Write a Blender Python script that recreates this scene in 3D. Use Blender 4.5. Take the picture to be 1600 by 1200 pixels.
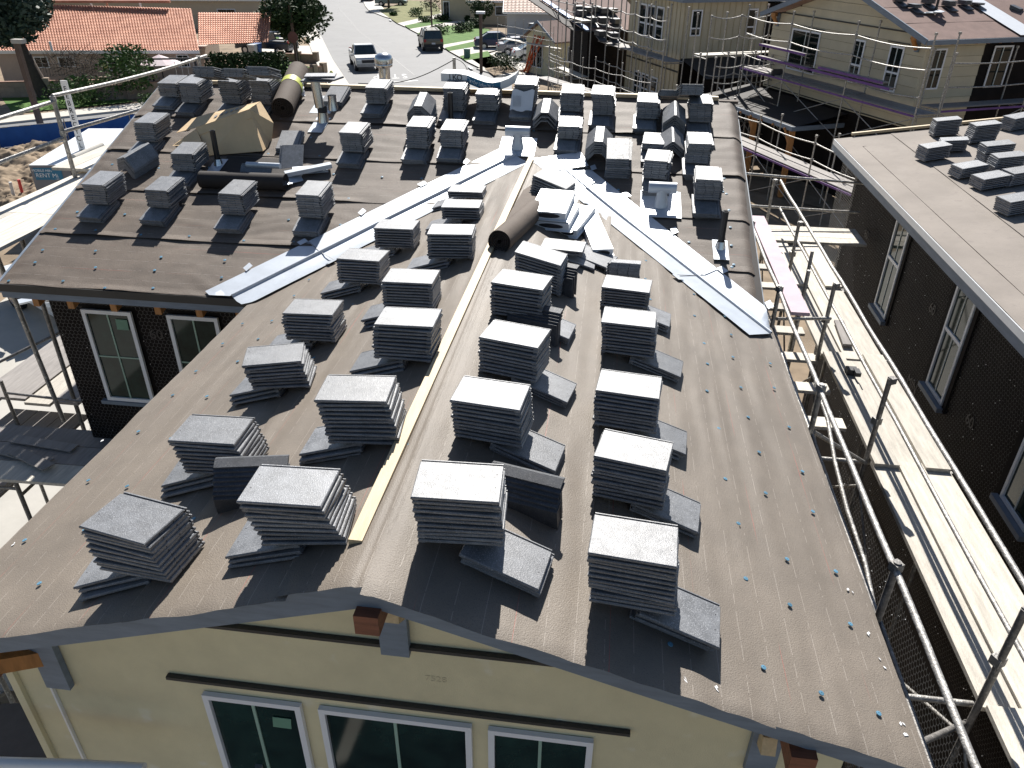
import bpy, bmesh, math, random
from mathutils import Vector, Matrix
random.seed(7)
for o in list(bpy.data.objects): bpy.data.objects.remove(o)
SC = bpy.context.scene
COL = SC.collection
rad = math.radians

# ------------------------------------------------------------------ camera
F, PITCH, YAW, ROLL = 1197.668, rad(30.7239), rad(-7.1569), rad(0.5372)
fwd = Vector((math.sin(YAW)*math.cos(PITCH), math.cos(YAW)*math.cos(PITCH), -math.sin(PITCH)))
rgt = Vector((math.cos(YAW), -math.sin(YAW), 0)); upv = rgt.cross(fwd)
R_ = rgt*math.cos(ROLL)+upv*math.sin(ROLL); U_ = -rgt*math.sin(ROLL)+upv*math.cos(ROLL)
cam_d = bpy.data.cameras.new('camera'); cam = bpy.data.objects.new('camera', cam_d); COL.objects.link(cam)
CP = Vector((0, 0, 10))
m = Matrix(((R_.x, U_.x, -fwd.x, CP.x), (R_.y, U_.y, -fwd.y, CP.y), (R_.z, U_.z, -fwd.z, CP.z), (0, 0, 0, 1)))
cam.matrix_world = m
cam_d.sensor_width = 36; cam_d.lens = 36*F/1600; cam_d.clip_end = 1500; cam_d.clip_start = 0.05
SC.camera = cam
# ------------------------------------------------------------------ light
SUN_EL, SUN_AZ = rad(41.5), rad(-4.0)      # azimuth clockwise from +Y
w = bpy.data.worlds.new('World'); SC.world = w; w.use_nodes = True
nt = w.node_tree; bg = nt.nodes['Background']
sky = nt.nodes.new('ShaderNodeTexSky'); sky.sky_type = 'NISHITA'; sky.sun_disc = False
sky.sun_elevation = SUN_EL; sky.sun_rotation = SUN_AZ
sky.air_density = 1.0; sky.dust_density = 0.6; sky.ozone_density = 1.5
nt.links.new(sky.outputs[0], bg.inputs[0]); bg.inputs[1].default_value = 0.05
sd = bpy.data.lights.new('sun', 'SUN'); sd.energy = 5.0; sd.angle = rad(0.53); sd.color = (1.0, 0.96, 0.9)
sun = bpy.data.objects.new('sun', sd); COL.objects.link(sun)
sdir = Vector((math.sin(SUN_AZ)*math.cos(SUN_EL), math.cos(SUN_AZ)*math.cos(SUN_EL), math.sin(SUN_EL)))
sun.rotation_euler = (-sdir).to_track_quat('-Z', 'Y').to_euler(); sun.location = (0, 0, 40)
SC.view_settings.view_transform = 'Standard'; SC.view_settings.look = 'None'
SC.view_settings.exposure = 0.8; SC.view_settings.gamma = 1.0
SC.render.engine = 'CYCLES'
SC.render.resolution_x = 1024; SC.render.resolution_y = 768

# ------------------------------------------------------------------ survey helpers (sight lines from the camera to real surfaces)
def ray(x, y): return (R_*((x-800)/F) + U_*(-(y-600)/F) + fwd)
def Pz(x, y, z): r = ray(x, y); return CP + r*((z-10)/r.z)
def Py(x, y, Y): r = ray(x, y); return CP + r*(Y/r.y)
def Px(x, y, X): r = ray(x, y); return CP + r*(X/r.x)
RX, RZ, GS, MS, HW = -0.9375, 7.5, 0.31, 0.27, 2.545      # gable ridge x and z, slopes, half width
def zM(x, y): return 7.0325+MS*(y-8)
def zGR(x, y): return RZ-GS*(x-RX)
def zGL(x, y): return RZ+GS*(x-RX)
def zRB(x, y): return 6.7+0.14*(x-4.07)
def zTR(x, y): return 6.9
def onf(f, px, py, lift=0.0):
    z0 = f(0, 0); a = f(1, 0)-z0; b = f(0, 1)-z0; r = ray(px, py)
    t = (z0+lift-10)/(r.z-a*r.x-b*r.y); return CP+r*t

# ------------------------------------------------------------------ object helpers
def tag(o, label=None, cat=None, group=None, kind=None):
    if label: o['label'] = label
    if cat: o['category'] = cat
    if group: o['group'] = group
    if kind: o['kind'] = kind
    return o
def empty(name, loc, label=None, cat=None, group=None, rot=None, kind=None):
    o = bpy.data.objects.new(name, None); COL.objects.link(o); o.location = loc
    o.empty_display_size = 0.1
    if rot: o.rotation_euler = rot
    return tag(o, label, cat, group, kind)
class MB:
    def __init__(s): s.v = []; s.f = []; s.sm = []
    def add(s, vs, fs, smooth=False):
        n = len(s.v); s.v += [Vector(p) for p in vs]
        for f in fs: s.f.append([n+i for i in f]); s.sm.append(smooth)
        return s
    def face(s, *pts): return s.add(pts, [list(range(len(pts)))])
    def box(s, o, a, b, c):
        o, a, b, c = map(Vector, (o, a, b, c))
        return s.add([o, o+a, o+a+b, o+b, o+c, o+a+c, o+a+b+c, o+b+c],
                     [(0, 3, 2, 1), (4, 5, 6, 7), (0, 1, 5, 4), (1, 2, 6, 5), (2, 3, 7, 6), (3, 0, 4, 7)])
    def cbox(s, c, sx, sy, sz, M=None):
        M = M or Matrix.Identity(3); c = Vector(c)
        a = M@Vector((sx, 0, 0)); b = M@Vector((0, sy, 0)); d = M@Vector((0, 0, sz))
        return s.box(c-a/2-b/2-d/2, a, b, d)
    def beam(s, p, q, w_, h_, up=(0, 0, 1)):
        p, q = Vector(p), Vector(q); d = (q-p).normalized(); sd_ = d.cross(Vector(up))
        if sd_.length < 1e-4: sd_ = Vector((1, 0, 0))
        sd_.normalize(); u = sd_.cross(d)
        return s.box(p-sd_*w_/2-u*h_/2, q-p, sd_*w_, u*h_)
    def tube(s, p, q, r, n=8, r2=None, caps=True):
        p, q = Vector(p), Vector(q); r2 = r if r2 is None else r2
        d = (q-p).normalized(); a = d.orthogonal().normalized(); b = d.cross(a)
        vs = [p+(a*math.cos(2*math.pi*i/n)+b*math.sin(2*math.pi*i/n))*r for i in range(n)]
        vs += [q+(a*math.cos(2*math.pi*i/n)+b*math.sin(2*math.pi*i/n))*r2 for i in range(n)]
        s.add(vs, [(i, (i+1) % n, n+(i+1) % n, n+i) for i in range(n)], True)
        if caps: s.add(vs, [list(range(n))[::-1], list(range(n, 2*n))])
        return s
    def path(s, pts, r, n=8):
        for a, b in zip(pts, pts[1:]): s.tube(a, b, r, n)
        return s
    def prism(s, prof, vec, smooth=False):
        n = len(prof); prof = [Vector(p) for p in prof]; vec = Vector(vec)
        return s.add(prof+[p+vec for p in prof], [(i, (i+1) % n, n+(i+1) % n, n+i) for i in range(n)]+[list(range(n))[::-1], list(range(n, 2*n))], smooth)
    def strip(s, prof, vec, smooth=False):   # open profile
        n = len(prof); prof = [Vector(p) for p in prof]; vec = Vector(vec)
        return s.add(prof+[p+vec for p in prof], [(i, i+1, n+i+1, n+i) for i in range(n-1)], smooth)
    def grid(s, fn, nu, nv, smooth=True):
        vs = [fn(i/nu, j/nv) for j in range(nv+1) for i in range(nu+1)]
        return s.add(vs, [(j*(nu+1)+i, j*(nu+1)+i+1, (j+1)*(nu+1)+i+1, (j+1)*(nu+1)+i) for j in range(nv) for i in range(nu)], smooth)
    def lathe(s, c, prof, n=16):
        c = Vector(c); k = len(prof)
        vs = [c+Vector((r*math.cos(2*math.pi*i/n), r*math.sin(2*math.pi*i/n), z)) for i in range(n) for r, z in prof]
        return s.add(vs, [(i*k+j, ((i+1) % n)*k+j, ((i+1) % n)*k+j+1, i*k+j+1) for i in range(n) for j in range(k-1)], True)
    def mesh(s, name, off=Vector((0, 0, 0)), recalc=True):
        me = bpy.data.meshes.new(name); me.from_pydata([p-off for p in s.v], [], s.f)
        me.polygons.foreach_set('use_smooth', s.sm)
        if recalc and len(s.f) < 20000:
            bm = bmesh.new(); bm.from_mesh(me); bmesh.ops.recalc_face_normals(bm, faces=bm.faces); bm.to_mesh(me); bm.free()
        me.update(); return me
    def build(s, name, mat, parent=None, label=None, cat=None, group=None, kind=None, recalc=True, origin=None):
        if parent is not None: off = ROOT(parent)
        elif origin is not None: off = Vector(origin)
        elif s.v:
            n = len(s.v); off = Vector((sum(p.x for p in s.v)/n, sum(p.y for p in s.v)/n, min(p.z for p in s.v)))
        else: off = Vector((0, 0, 0))
        me = s.mesh(name, off, recalc)
        if mat: me.materials.append(mat)
        o = bpy.data.objects.new(name, me); COL.objects.link(o)
        if parent is not None: o.parent = parent
        else: o.location = off
        return tag(o, label, cat, group, kind)
def ROOT(o):
    p = Vector((0, 0, 0))
    while o is not None: p = p+Vector(o.location); o = o.parent
    return p
def inst(me, name, parent, M, mat=None):
    o = bpy.data.objects.new(name, me); COL.objects.link(o); o.parent = parent; o.matrix_local = M
    return o
_fc = {}
def text_part(txt, size, M, mat, parent, name='lettering', depth=0.002, font_scale_x=1.0):
    cu = bpy.data.curves.new('t', 'FONT'); cu.body = txt; cu.size = size; cu.extrude = depth
    cu.align_x = 'CENTER'; cu.align_y = 'CENTER'; cu.space_character = 1.0
    to = bpy.data.objects.new('t', cu); COL.objects.link(to)
    dg = bpy.context.evaluated_depsgraph_get(); me = bpy.data.meshes.new_from_object(to.evaluated_get(dg))
    bpy.data.objects.remove(to)
    me.materials.clear(); me.materials.append(mat)
    o = bpy.data.objects.new(name, me); COL.objects.link(o); o.parent = parent
    o.matrix_local = Matrix.Translation(-ROOT(parent)) @ M
    return o
def frameM(o, ax, ay, az):
    ax, ay, az, o = Vector(ax), Vector(ay), Vector(az), Vector(o)
    return Matrix(((ax.x, ay.x, az.x, o.x), (ax.y, ay.y, az.y, o.y), (ax.z, ay.z, az.z, o.z), (0, 0, 0, 1)))

# ------------------------------------------------------------------ materials
MATS = {}
def mk(name, col, rough=0.7, metal=0.0, var=0.15, scale=3.0, bump=0.0, bscale=60.0, spec=0.5, rnd=0.0, col2=None, mix=0.5, detail=6, speck=None, fn=None, stretch=None, rvar=0.0):
    m_ = bpy.data.materials.new(name); m_.use_nodes = True; t = m_.node_tree; N = t.nodes; L = t.links
    b = N['Principled BSDF']; b.inputs['Roughness'].default_value = rough; b.inputs['Metallic'].default_value = metal
    b.inputs['Specular IOR Level'].default_value = spec
    tc = N.new('ShaderNodeTexCoord'); src = tc.outputs['Object']
    if stretch:
        mp = N.new('ShaderNodeMapping'); mp.inputs['Scale'].default_value = stretch; L.new(src, mp.inputs[0]); src = mp.outputs[0]
    oi = N.new('ShaderNodeObjectInfo')
    if rnd:   # shift pattern per object
        ad = N.new('ShaderNodeVectorMath'); ad.operation = 'ADD'
        ml = N.new('ShaderNodeVectorMath'); ml.operation = 'SCALE'; ml.inputs[0].default_value = (37, 17, 53); L.new(oi.outputs['Random'], ml.inputs['Scale'])
        L.new(src, ad.inputs[0]); L.new(ml.outputs[0], ad.inputs[1]); src = ad.outputs[0]
    n1 = N.new('ShaderNodeTexNoise'); n1.inputs['Scale'].default_value = scale; n1.inputs['Detail'].default_value = detail; n1.inputs['Roughness'].default_value = 0.65
    L.new(src, n1.inputs['Vector'])
    rp = N.new('ShaderNodeValToRGB'); rp.color_ramp.elements[0].position = 0.3; rp.color_ramp.elements[1].position = 0.7
    c = Vector(col); lo = c*(1-var); hi = Vector(col2) if col2 else c*(1+var)
    rp.color_ramp.elements[0].color = (*lo, 1); rp.color_ramp.elements[1].color = (*hi, 1)
    L.new(n1.outputs[0], rp.inputs[0]); out = rp.outputs[0]
    if speck:   # (scale, amount colour, threshold)
        n3 = N.new('ShaderNodeTexNoise'); n3.inputs['Scale'].default_value = speck[0]; n3.inputs['Detail'].default_value = 3; L.new(src, n3.inputs['Vector'])
        r3 = N.new('ShaderNodeValToRGB'); r3.color_ramp.elements[0].position = speck[2]; r3.color_ramp.elements[1].position = min(1, speck[2]+0.12)
        L.new(n3.outputs[0], r3.inputs[0])
        mx = N.new('ShaderNodeMix'); mx.data_type = 'RGBA'; L.new(r3.outputs[0], mx.inputs[0]); L.new(out, mx.inputs[6]); mx.inputs[7].default_value = (*speck[1], 1); out = mx.outputs[2]
    if rnd:
        hs = N.new('ShaderNodeHueSaturation'); mr = N.new('ShaderNodeMapRange'); mr.inputs[3].default_value = 1-rnd; mr.inputs[4].default_value = 1+rnd
        L.new(oi.outputs['Random'], mr.inputs[0]); L.new(mr.outputs[0], hs.inputs['Value']); L.new(out, hs.inputs['Color']); out = hs.outputs[0]
    if fn: out = fn(t, tc, src, out)
    L.new(out, b.inputs['Base Color'])
    if rvar:
        n5 = N.new('ShaderNodeTexNoise'); n5.inputs['Scale'].default_value = scale*2.3; n5.inputs['Detail'].default_value = 8; n5.inputs['Roughness'].default_value = 0.75; L.new(src, n5.inputs['Vector'])
        m5 = N.new('ShaderNodeMapRange'); m5.inputs[1].default_value = 0.3; m5.inputs[2].default_value = 0.7; m5.inputs[3].default_value = rough-rvar*.35; m5.inputs[4].default_value = rough+rvar; L.new(n5.outputs[0], m5.inputs[0]); L.new(m5.outputs[0], b.inputs['Roughness'])
    if bump:
        n2 = N.new('ShaderNodeTexNoise'); n2.inputs['Scale'].default_value = bscale; n2.inputs['Detail'].default_value = 5; L.new(src, n2.inputs['Vector'])
        bp = N.new('ShaderNodeBump'); bp.inputs['Strength'].default_value = bump; bp.inputs['Distance'].default_value = 0.01; L.new(n2.outputs[0], bp.inputs['Height']); L.new(bp.outputs[0], b.inputs['Normal'])
    MATS[name] = m_; return m_

def felt_lines(axis, pitch, z0):
    # chalk lines printed on the underlayment, parallel to the courses
    def fn(t, tc, src, out):
        N, L = t.nodes, t.links
        sp = N.new('ShaderNodeSeparateXYZ'); L.new(tc.outputs['Object'], sp.inputs[0])
        a = sp.outputs[axis]; b = sp.outputs[1-axis]
        def line(a_, per, off, wd):
            m1 = N.new('ShaderNodeMath'); m1.operation = 'ADD'; L.new(a_, m1.inputs[0]); m1.inputs[1].default_value = off+100*per
            m2 = N.new('ShaderNodeMath'); m2.operation = 'MODULO'; L.new(m1.outputs[0], m2.inputs[0]); m2.inputs[1].default_value = per
            m3 = N.new('ShaderNodeMath'); m3.operation = 'LESS_THAN'; L.new(m2.outputs[0], m3.inputs[0]); m3.inputs[1].default_value = wd
            return m3.outputs[0]
        wn = N.new('ShaderNodeTexNoise'); wn.inputs['Scale'].default_value = 14; wn.inputs['Detail'].default_value = 2; L.new(tc.outputs['Object'], wn.inputs['Vector'])
        dash = N.new('ShaderNodeMath'); dash.operation = 'GREATER_THAN'; L.new(wn.outputs[0], dash.inputs[0]); dash.inputs[1].default_value = 0.47
        l1 = line(a, pitch, 0.013, 0.0032); mm = N.new('ShaderNodeMath'); mm.operation = 'MULTIPLY'; L.new(l1, mm.inputs[0]); L.new(dash.outputs[0], mm.inputs[1])
        m4 = N.new('ShaderNodeMath'); m4.operation = 'MULTIPLY'; L.new(mm.outputs[0], m4.inputs[0]); m4.inputs[1].default_value = 0.26
        mx = N.new('ShaderNodeMix'); mx.data_type = 'RGBA'; L.new(m4.outputs[0], mx.inputs[0]); L.new(out, mx.inputs[6]); mx.inputs[7].default_value = (0.62, 0.56, 0.5, 1)
        l2 = line(a, 0.43, 0.2, 0.003); m5 = N.new('ShaderNodeMath'); m5.operation = 'MULTIPLY'; L.new(l2, m5.inputs[0])
        wn2 = N.new('ShaderNodeTexNoise'); wn2.inputs['Scale'].default_value = 1.6; L.new(tc.outputs['Object'], wn2.inputs['Vector'])
        g = N.new('ShaderNodeMapRange'); g.inputs[1].default_value = 0.45; g.inputs[2].default_value = 0.7; g.inputs[4].default_value = 0.75; L.new(wn2.outputs[0], g.inputs[0]); L.new(g.outputs[0], m5.inputs[1])
        mx2 = N.new('ShaderNodeMix'); mx2.data_type = 'RGBA'; L.new(m5.outputs[0], mx2.inputs[0]); L.new(mx.outputs[2], mx2.inputs[6]); mx2.inputs[7].default_value = (0.45, 0.08, 0.06, 1)
        return mx2.outputs[2]
    return fn
FELT = (0.175, 0.146, 0.116)
felt_x = mk('felt_x', FELT, 0.6, var=0.16, scale=1.7, bump=0.33, bscale=160, spec=0.55, speck=(170, (0.13, 0.107, 0.088), 0.55), fn=felt_lines(0, 0.135, 0))
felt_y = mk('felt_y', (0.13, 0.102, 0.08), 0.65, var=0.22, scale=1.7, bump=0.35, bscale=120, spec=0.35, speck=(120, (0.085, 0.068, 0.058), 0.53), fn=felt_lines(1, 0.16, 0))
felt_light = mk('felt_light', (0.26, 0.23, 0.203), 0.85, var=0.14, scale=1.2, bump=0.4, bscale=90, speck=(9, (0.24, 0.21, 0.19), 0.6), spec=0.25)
felt_plain = mk('felt_plain', (0.12, 0.095, 0.077), 0.8, var=0.15, scale=3, bump=0.3, bscale=150, spec=0.3)
felt_dark = mk('felt_dark', (0.035, 0.03, 0.028), 0.75, var=0.2, scale=3, bump=0.2, bscale=150, spec=0.3)
paper_red = mk('paper_red', (0.22, 0.15, 0.13), 0.85, var=0.15, scale=2, bump=0.3, bscale=90, spec=0.25)
slate = mk('slate', (0.155, 0.161, 0.172), 0.41, var=0.3, scale=11, bump=0.22, bscale=210, spec=0.55, rnd=0.2, speck=(190, (0.34, 0.35, 0.37), 0.55), rvar=0.12)
slate_far = mk('slate_far', (0.08, 0.085, 0.095), 0.4, var=0.3, scale=6, bump=0.2, bscale=120, rnd=0.25)
rake_mat = mk('rake_tile', (0.05, 0.055, 0.066), 0.55, var=0.35, scale=14, bump=0.35, bscale=300, rnd=0.2, speck=(130, (0.12, 0.125, 0.135), 0.58))
galv = mk('galvanised', (0.52, 0.56, 0.61), 0.42, metal=0.35, var=0.1, scale=5, bump=0.03, bscale=14, spec=0.6)
galv_pipe = mk('galv_pipe', (0.55, 0.57, 0.6), 0.22, metal=0.95, var=0.12, scale=6, bump=0.03, bscale=20)
white_metal = mk('white_metal', (0.74, 0.76, 0.78), 0.4, metal=0.15, var=0.04, scale=5)
white_paint = mk('white_paint', (0.78, 0.78, 0.77), 0.45, var=0.05, scale=6)
vinyl = mk('vinyl_white', (0.76, 0.78, 0.82), 0.4, var=0.04, scale=5)
fascia = mk('fascia_blue', (0.17, 0.21, 0.265), 0.6, var=0.18, scale=4, bump=0.15, bscale=60, stretch=(1, 1, 6))
stucco = mk('panel_yellow', (0.66, 0.6, 0.40), 0.75, var=0.12, scale=1.6, bump=0.3, bscale=160, speck=(3.6, (0.74, 0.72, 0.62), 0.63))
trim_dark = mk('trim_dark', (0.04, 0.038, 0.036), 0.6, var=0.2)
wood = mk('timber_pale', (0.56, 0.44, 0.27), 0.6, var=0.16, scale=4, bump=0.15, bscale=40, stretch=(9, 1, 9), speck=(2.2, (0.34, 0.2, 0.09), 0.7))
wood_red = mk('timber_redbrown', (0.2, 0.075, 0.04), 0.6, var=0.3, scale=5, bump=0.15, bscale=40, stretch=(1, 8, 8))
wood_orange = mk('timber_orange', (0.42, 0.19, 0.06), 0.65, var=0.25, scale=5, stretch=(6, 6, 1))
plank = mk('plank_pale', (0.56, 0.52, 0.45), 0.7, var=0.22, scale=3, bump=0.5, bscale=30, rnd=0.2, stretch=(8, 1, 8), speck=(1.7, (0.5, 0.47, 0.42), 0.6))
plank_grey = mk('plank_grey', (0.27, 0.25, 0.235), 0.75, var=0.2, scale=3, bump=0.2, bscale=30, rnd=0.15, stretch=(8, 1, 8))
plank_purple = mk('plank_purple', (0.13, 0.055, 0.22), 0.7, var=0.3, scale=3)
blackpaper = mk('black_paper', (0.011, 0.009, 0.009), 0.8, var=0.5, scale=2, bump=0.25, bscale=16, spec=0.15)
wire_pale = mk('lath_wire_pale', (0.45, 0.45, 0.45), 0.45, metal=0.5, var=0.2, scale=20)
wire = mk('lath_wire', (0.16, 0.16, 0.165), 0.45, metal=0.5, var=0.2, scale=20)
scaf = mk('scaffold_tube', (0.3, 0.29, 0.275), 0.5, metal=0.35, var=0.35, scale=14, bump=0.5, bscale=70, speck=(26, (0.62, 0.6, 0.55), 0.55))
scaf_dark = mk('scaffold_dark', (0.2, 0.19, 0.18), 0.55, metal=0.4, var=0.4, scale=20, bump=0.4, bscale=70, speck=(40, (0.45, 0.43, 0.4), 0.62))
glass = mk('window_glass', (0.008, 0.014, 0.014), 0.05, var=0.4, scale=1.5, spec=0.35)
glass_green = mk('glass_green', (0.012, 0.03, 0.025), 0.05, var=0.7, scale=2.2, spec=0.35)
muntin = mk('muntin_mint', (0.28, 0.42, 0.35), 0.4, var=0.05)
muntin_w = mk('muntin_white', (0.5, 0.55, 0.54), 0.4, var=0.05)
blackpipe = mk('abs_pipe', (0.018, 0.018, 0.02), 0.35, var=0.2)
capblue = mk('cap_blue', (0.09, 0.22, 0.32), 0.5, var=0.2, rnd=0.2)
steel_dot = mk('steel_dot', (0.7, 0.72, 0.75), 0.3, metal=0.8, var=0.1)
card = mk('cardboard', (0.66, 0.48, 0.28), 0.8, var=0.08, scale=4, bump=0.1, bscale=30)
paperwhite = mk('paper_white', (0.66, 0.67, 0.7), 0.7, var=0.05, scale=8)
ink = mk('ink_black', (0.02, 0.02, 0.025), 0.6, var=0.1)
ink_grey = mk('ink_grey', (0.3, 0.31, 0.33), 0.6, var=0.1)
inkblue = mk('label_blue', (0.02, 0.17, 0.30), 0.5, var=0.08)
label_yellow = mk('label_yellow', (0.62, 0.66, 0.12), 0.5, var=0.2, scale=20)
white_print = mk('white_print', (0.8, 0.82, 0.84), 0.5, var=0.02)
pencil = mk('pencil', (0.56, 0.5, 0.34), 0.8, var=0.1)
dark_void = mk('dark_void', (0.012, 0.012, 0.012), 0.9, var=0.2)
# ================================================================== MAIN HOUSE
from mathutils import noise
def nz(x, y, z=0.0, s=1.0): return noise.noise(Vector((x*s, y*s, z)))
FY, WY_ = 2.3725, 2.62
house = empty('house', (RX, 6.0, 0), 'two storey house under construction with brown felted roofs full of tile stacks', 'house')
def valley_y(x): return 9.7315-1.148*abs(x-RX)
rafter_dk = (0.02)
# courses on the gable
def gable_course(side, u0, u1, layer, drop):
    def fn(a, b):
        u = u0+(u1-u0)*a; x = RX+side*u
        y0 = FY-0.035-drop-0.02*nz(u*3, layer)
        y1 = min(valley_y(x)+0.10, 9.75)
        y = y0+(y1-y0)*b
        z = RZ-GS*abs(u)+0.011*layer+0.020
        wr = 0.006*nz(u*1.3, y*1.1, layer*3)+0.0075*nz(u*9, y*1.0, layer)+0.003*nz(x*14, y*9)
        z += wr
        if a > 0.97: z += 0.006*nz(y*2.5, layer*7.7)+0.002
        if b < 0.001: z += 0.010*nz(u*3.1, layer*5.0)-0.006
        if u < 0.05: z -= 0.008
        return Vector((x, y, z))
    mbx = MB(); nv = 90 if u0 < 1.5 else 70
    # denser at the front edge
    mbx.grid(lambda a, b: fn(a, b**1.15), 34, nv)
    return mbx.build('underlayment_sheet', felt_x, house, recalc=False)
for side, cs in ((1, ((1.80, 2.585, 0, 0.03), (0.93, 1.85, 1, 0.05), (0.0, 0.985, 2, 0.065))),
                 (-1, ((1.17, 2.585, 0, 0.03), (0.36, 1.21, 1, 0.045), (-0.12, 0.42, 2, 0.02)))):
    for c in cs: gable_course(side, *c)
# decking under the gable felt and under the main felt
b = MB()
for side in (1, -1):
    n = 12
    for i in range(n):
        u0, u1 = HW*i/n, HW*(i+1)/n
        x0, x1 = RX+side*u0, RX+side*u1
        b.add([(x0, FY+.01, RZ-GS*u0), (x1, FY+.01, RZ-GS*u1), (x1, valley_y(x1)+.05, RZ-GS*u1), (x0, valley_y(x0)+.05, RZ-GS*u0),
               (x0, FY+.01, RZ-GS*u0-.05), (x1, FY+.01, RZ-GS*u1-.05), (x1, valley_y(x1)+.05, RZ-GS*u1-.05), (x0, valley_y(x0)+.05, RZ-GS*u0-.05)],
              [(0, 1, 2, 3), (7, 6, 5, 4), (0, 4, 5, 1)])
b.build('gable_deck', felt_dark, house)
def xl(y): return -6.36-0.085*(y-6.8)
def xr(y): return 1.60+0.018*(y-6.8)
RIDGE_Y = 11.35
def main_course(y0, y1, layer):
    def fn(a, bb):
        y = y0+(y1-y0)*bb; x = xl(y)+(xr(y)-xl(y))*a
        z = zM(x, y)+0.006*layer+0.018
        z += 0.008*nz(x*1.2, y*1.5, layer*2+9)+0.016*nz(x*1.6+5, y*7+nz(x, y)*2, layer)*(0.5+0.5*nz(x*.7, y, 3))+0.0025*nz(x*9, y*9)
        if bb < 0.04: z += 0.010+0.012*nz(x*1.7, layer*3.3)
        ed = (xr(y)-x)
        if ed < 0.14: z -= (0.14-ed)**2*3.6; x -= 0.02*(0.14-ed)/0.14; z += 0.01*nz(y*5, 4)
        el = x-xl(y)
        if el < 0.06: z -= 0.012
        return Vector((x, y+(0.012*nz(x*2.2, layer) if bb < 0.04 else 0), z))
    mb_ = MB(); mb_.grid(fn, 190, 26)
    mb_.build('underlayment_sheet', felt_y, house, recalc=False)
cy = [6.765, 7.655, 8.555, 9.45, 10.35, RIDGE_Y]
for i in range(5): main_course(cy[i], cy[i+1]+(0.08 if i < 4 else 0.0), i)
b = MB()
b.add([(xl(6.8), 6.8, zM(0, 6.8)-.005), (xr(6.8), 6.8, zM(0, 6.8)-.005), (xr(RIDGE_Y)-.03, RIDGE_Y, zM(0, RIDGE_Y)-.02), (xl(RIDGE_Y), RIDGE_Y, zM(0, RIDGE_Y)-.02),
       (xl(6.8), 6.8, zM(0, 6.8)-.06), (xr(6.8), 6.8, zM(0, 6.8)-.06), (xr(RIDGE_Y)-.03, RIDGE_Y, zM(0, RIDGE_Y)-.08), (xl(RIDGE_Y), RIDGE_Y, zM(0, RIDGE_Y)-.08)],
      [(0, 1, 2, 3), (7, 6, 5, 4), (0, 4, 5, 1), (1, 5, 6, 2), (3, 2, 6, 7), (0, 3, 7, 4)])
b.build('roof_deck', felt_dark, house)
# back slope behind the ridge
b = MB(); zr = zM(0, RIDGE_Y)
b.grid(lambda a, c: Vector((-6.75+8.4*a, RIDGE_Y+.05+3.6*c, zr+.005-MS*3.6*c)), 4, 4)
b.build('back_slope', felt_plain, house)
# ridge board along the main ridge
b = MB(); b.box((-6.05, RIDGE_Y-.02, zr+.05), (7.45, 0, 0), (0, .09, 0), (0, 0, .045)); b.build('ridge_nailer', wood, house)
b = MB(); b.box((-6.05, RIDGE_Y-.01, zr-.04), (7.45, 0, 0), (0, .07, 0), (0, 0, .088)); b.build('ridge_recess_shade', trim_dark, house)  # dark strip stands in for the shaded recess under the ridge board
b = MB(); b.box((1.41, RIDGE_Y-.02, zr+.012), (.26, 0, 0), (0, .11, 0), (0, 0, .035)); b.build('ridge_cap_strip', felt_plain, house)
# fascias
for side in (1, -1):
    b = MB(); p = Vector((RX, FY, RZ)); q = Vector((RX+side*(HW+.02), FY, RZ-GS*(HW+.02)))
    b.add([p+Vector((0, 0, -.002)), q+Vector((0, 0, -.002)), q+Vector((0, 0, -.155)), p+Vector((0, 0, -.155)),
           p+Vector((0, .045, -.002)), q+Vector((0, .045, -.002)), q+Vector((0, .045, -.155)), p+Vector((0, .045, -.155))],
          [(0, 1, 2, 3), (4, 7, 6, 5), (0, 4, 5, 1), (3, 2, 6, 7), (1, 5, 6, 2)])
    b.build('rake_board', fascia, house)
    b = MB(); x = RX+side*(HW-.0); b.box((x-(.04 if side < 0 else 0), FY+.05, 6.711-.17), (.04, 0, 0), (0, (6.78 if side < 0 else 4.6)-FY, 0), (0, 0, .15)); b.build('eave_board', fascia, house)
b = MB(); b.box((xl(6.8)+.01, 6.755, 6.711-.075), (-3.4825-xl(6.8)-.02, 0, 0), (0, .03, 0), (0, 0, .085)); b.build('drip_strip', trim_dark, house)
b = MB(); b.box((xl(6.8)+.01, 6.765, 6.711-.15), (-3.4825-xl(6.8)-.02, 0, 0), (0, .03, 0), (0, 0, .073)); b.build('eave_board', fascia, house)
b = MB(); b.box((xl(6.8)-.03, 6.77, 6.711-.1), (.03, 0, 0), (xl(RIDGE_Y)-xl(6.8), RIDGE_Y-6.8, zr-6.711), (0, 0, .1)); b.build('rake_board', fascia, house)
b = MB(); b.box((xr(6.8)-.0, 6.8, 6.711-.22), (.03, 0, 0), (xr(RIDGE_Y)-xr(6.8)-.03, RIDGE_Y-6.8, zr-6.711), (0, 0, .14)); b.build('rake_board', fascia, house)
for x in (-6.05, -5.65, -5.16, -4.66, -4.2, -3.76):
    b = MB(); b.box((x, 6.8, 6.46), (.07, 0, 0), (0, .42, .11), (0, 0, .11)); b.build('rafter_tail', wood_orange, house)
# front wall (gable end)
b = MB(); xa, xb = -3.30, 1.42
b.add([(xa, WY_, 4.0), (xb, WY_, 4.0), (xb, WY_, RZ-GS*(xb-RX)-.05), (RX, WY_, RZ-.05), (xa, WY_, RZ+GS*(xa-RX)-.05)], [(0, 1, 2, 3, 4)])
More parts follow.
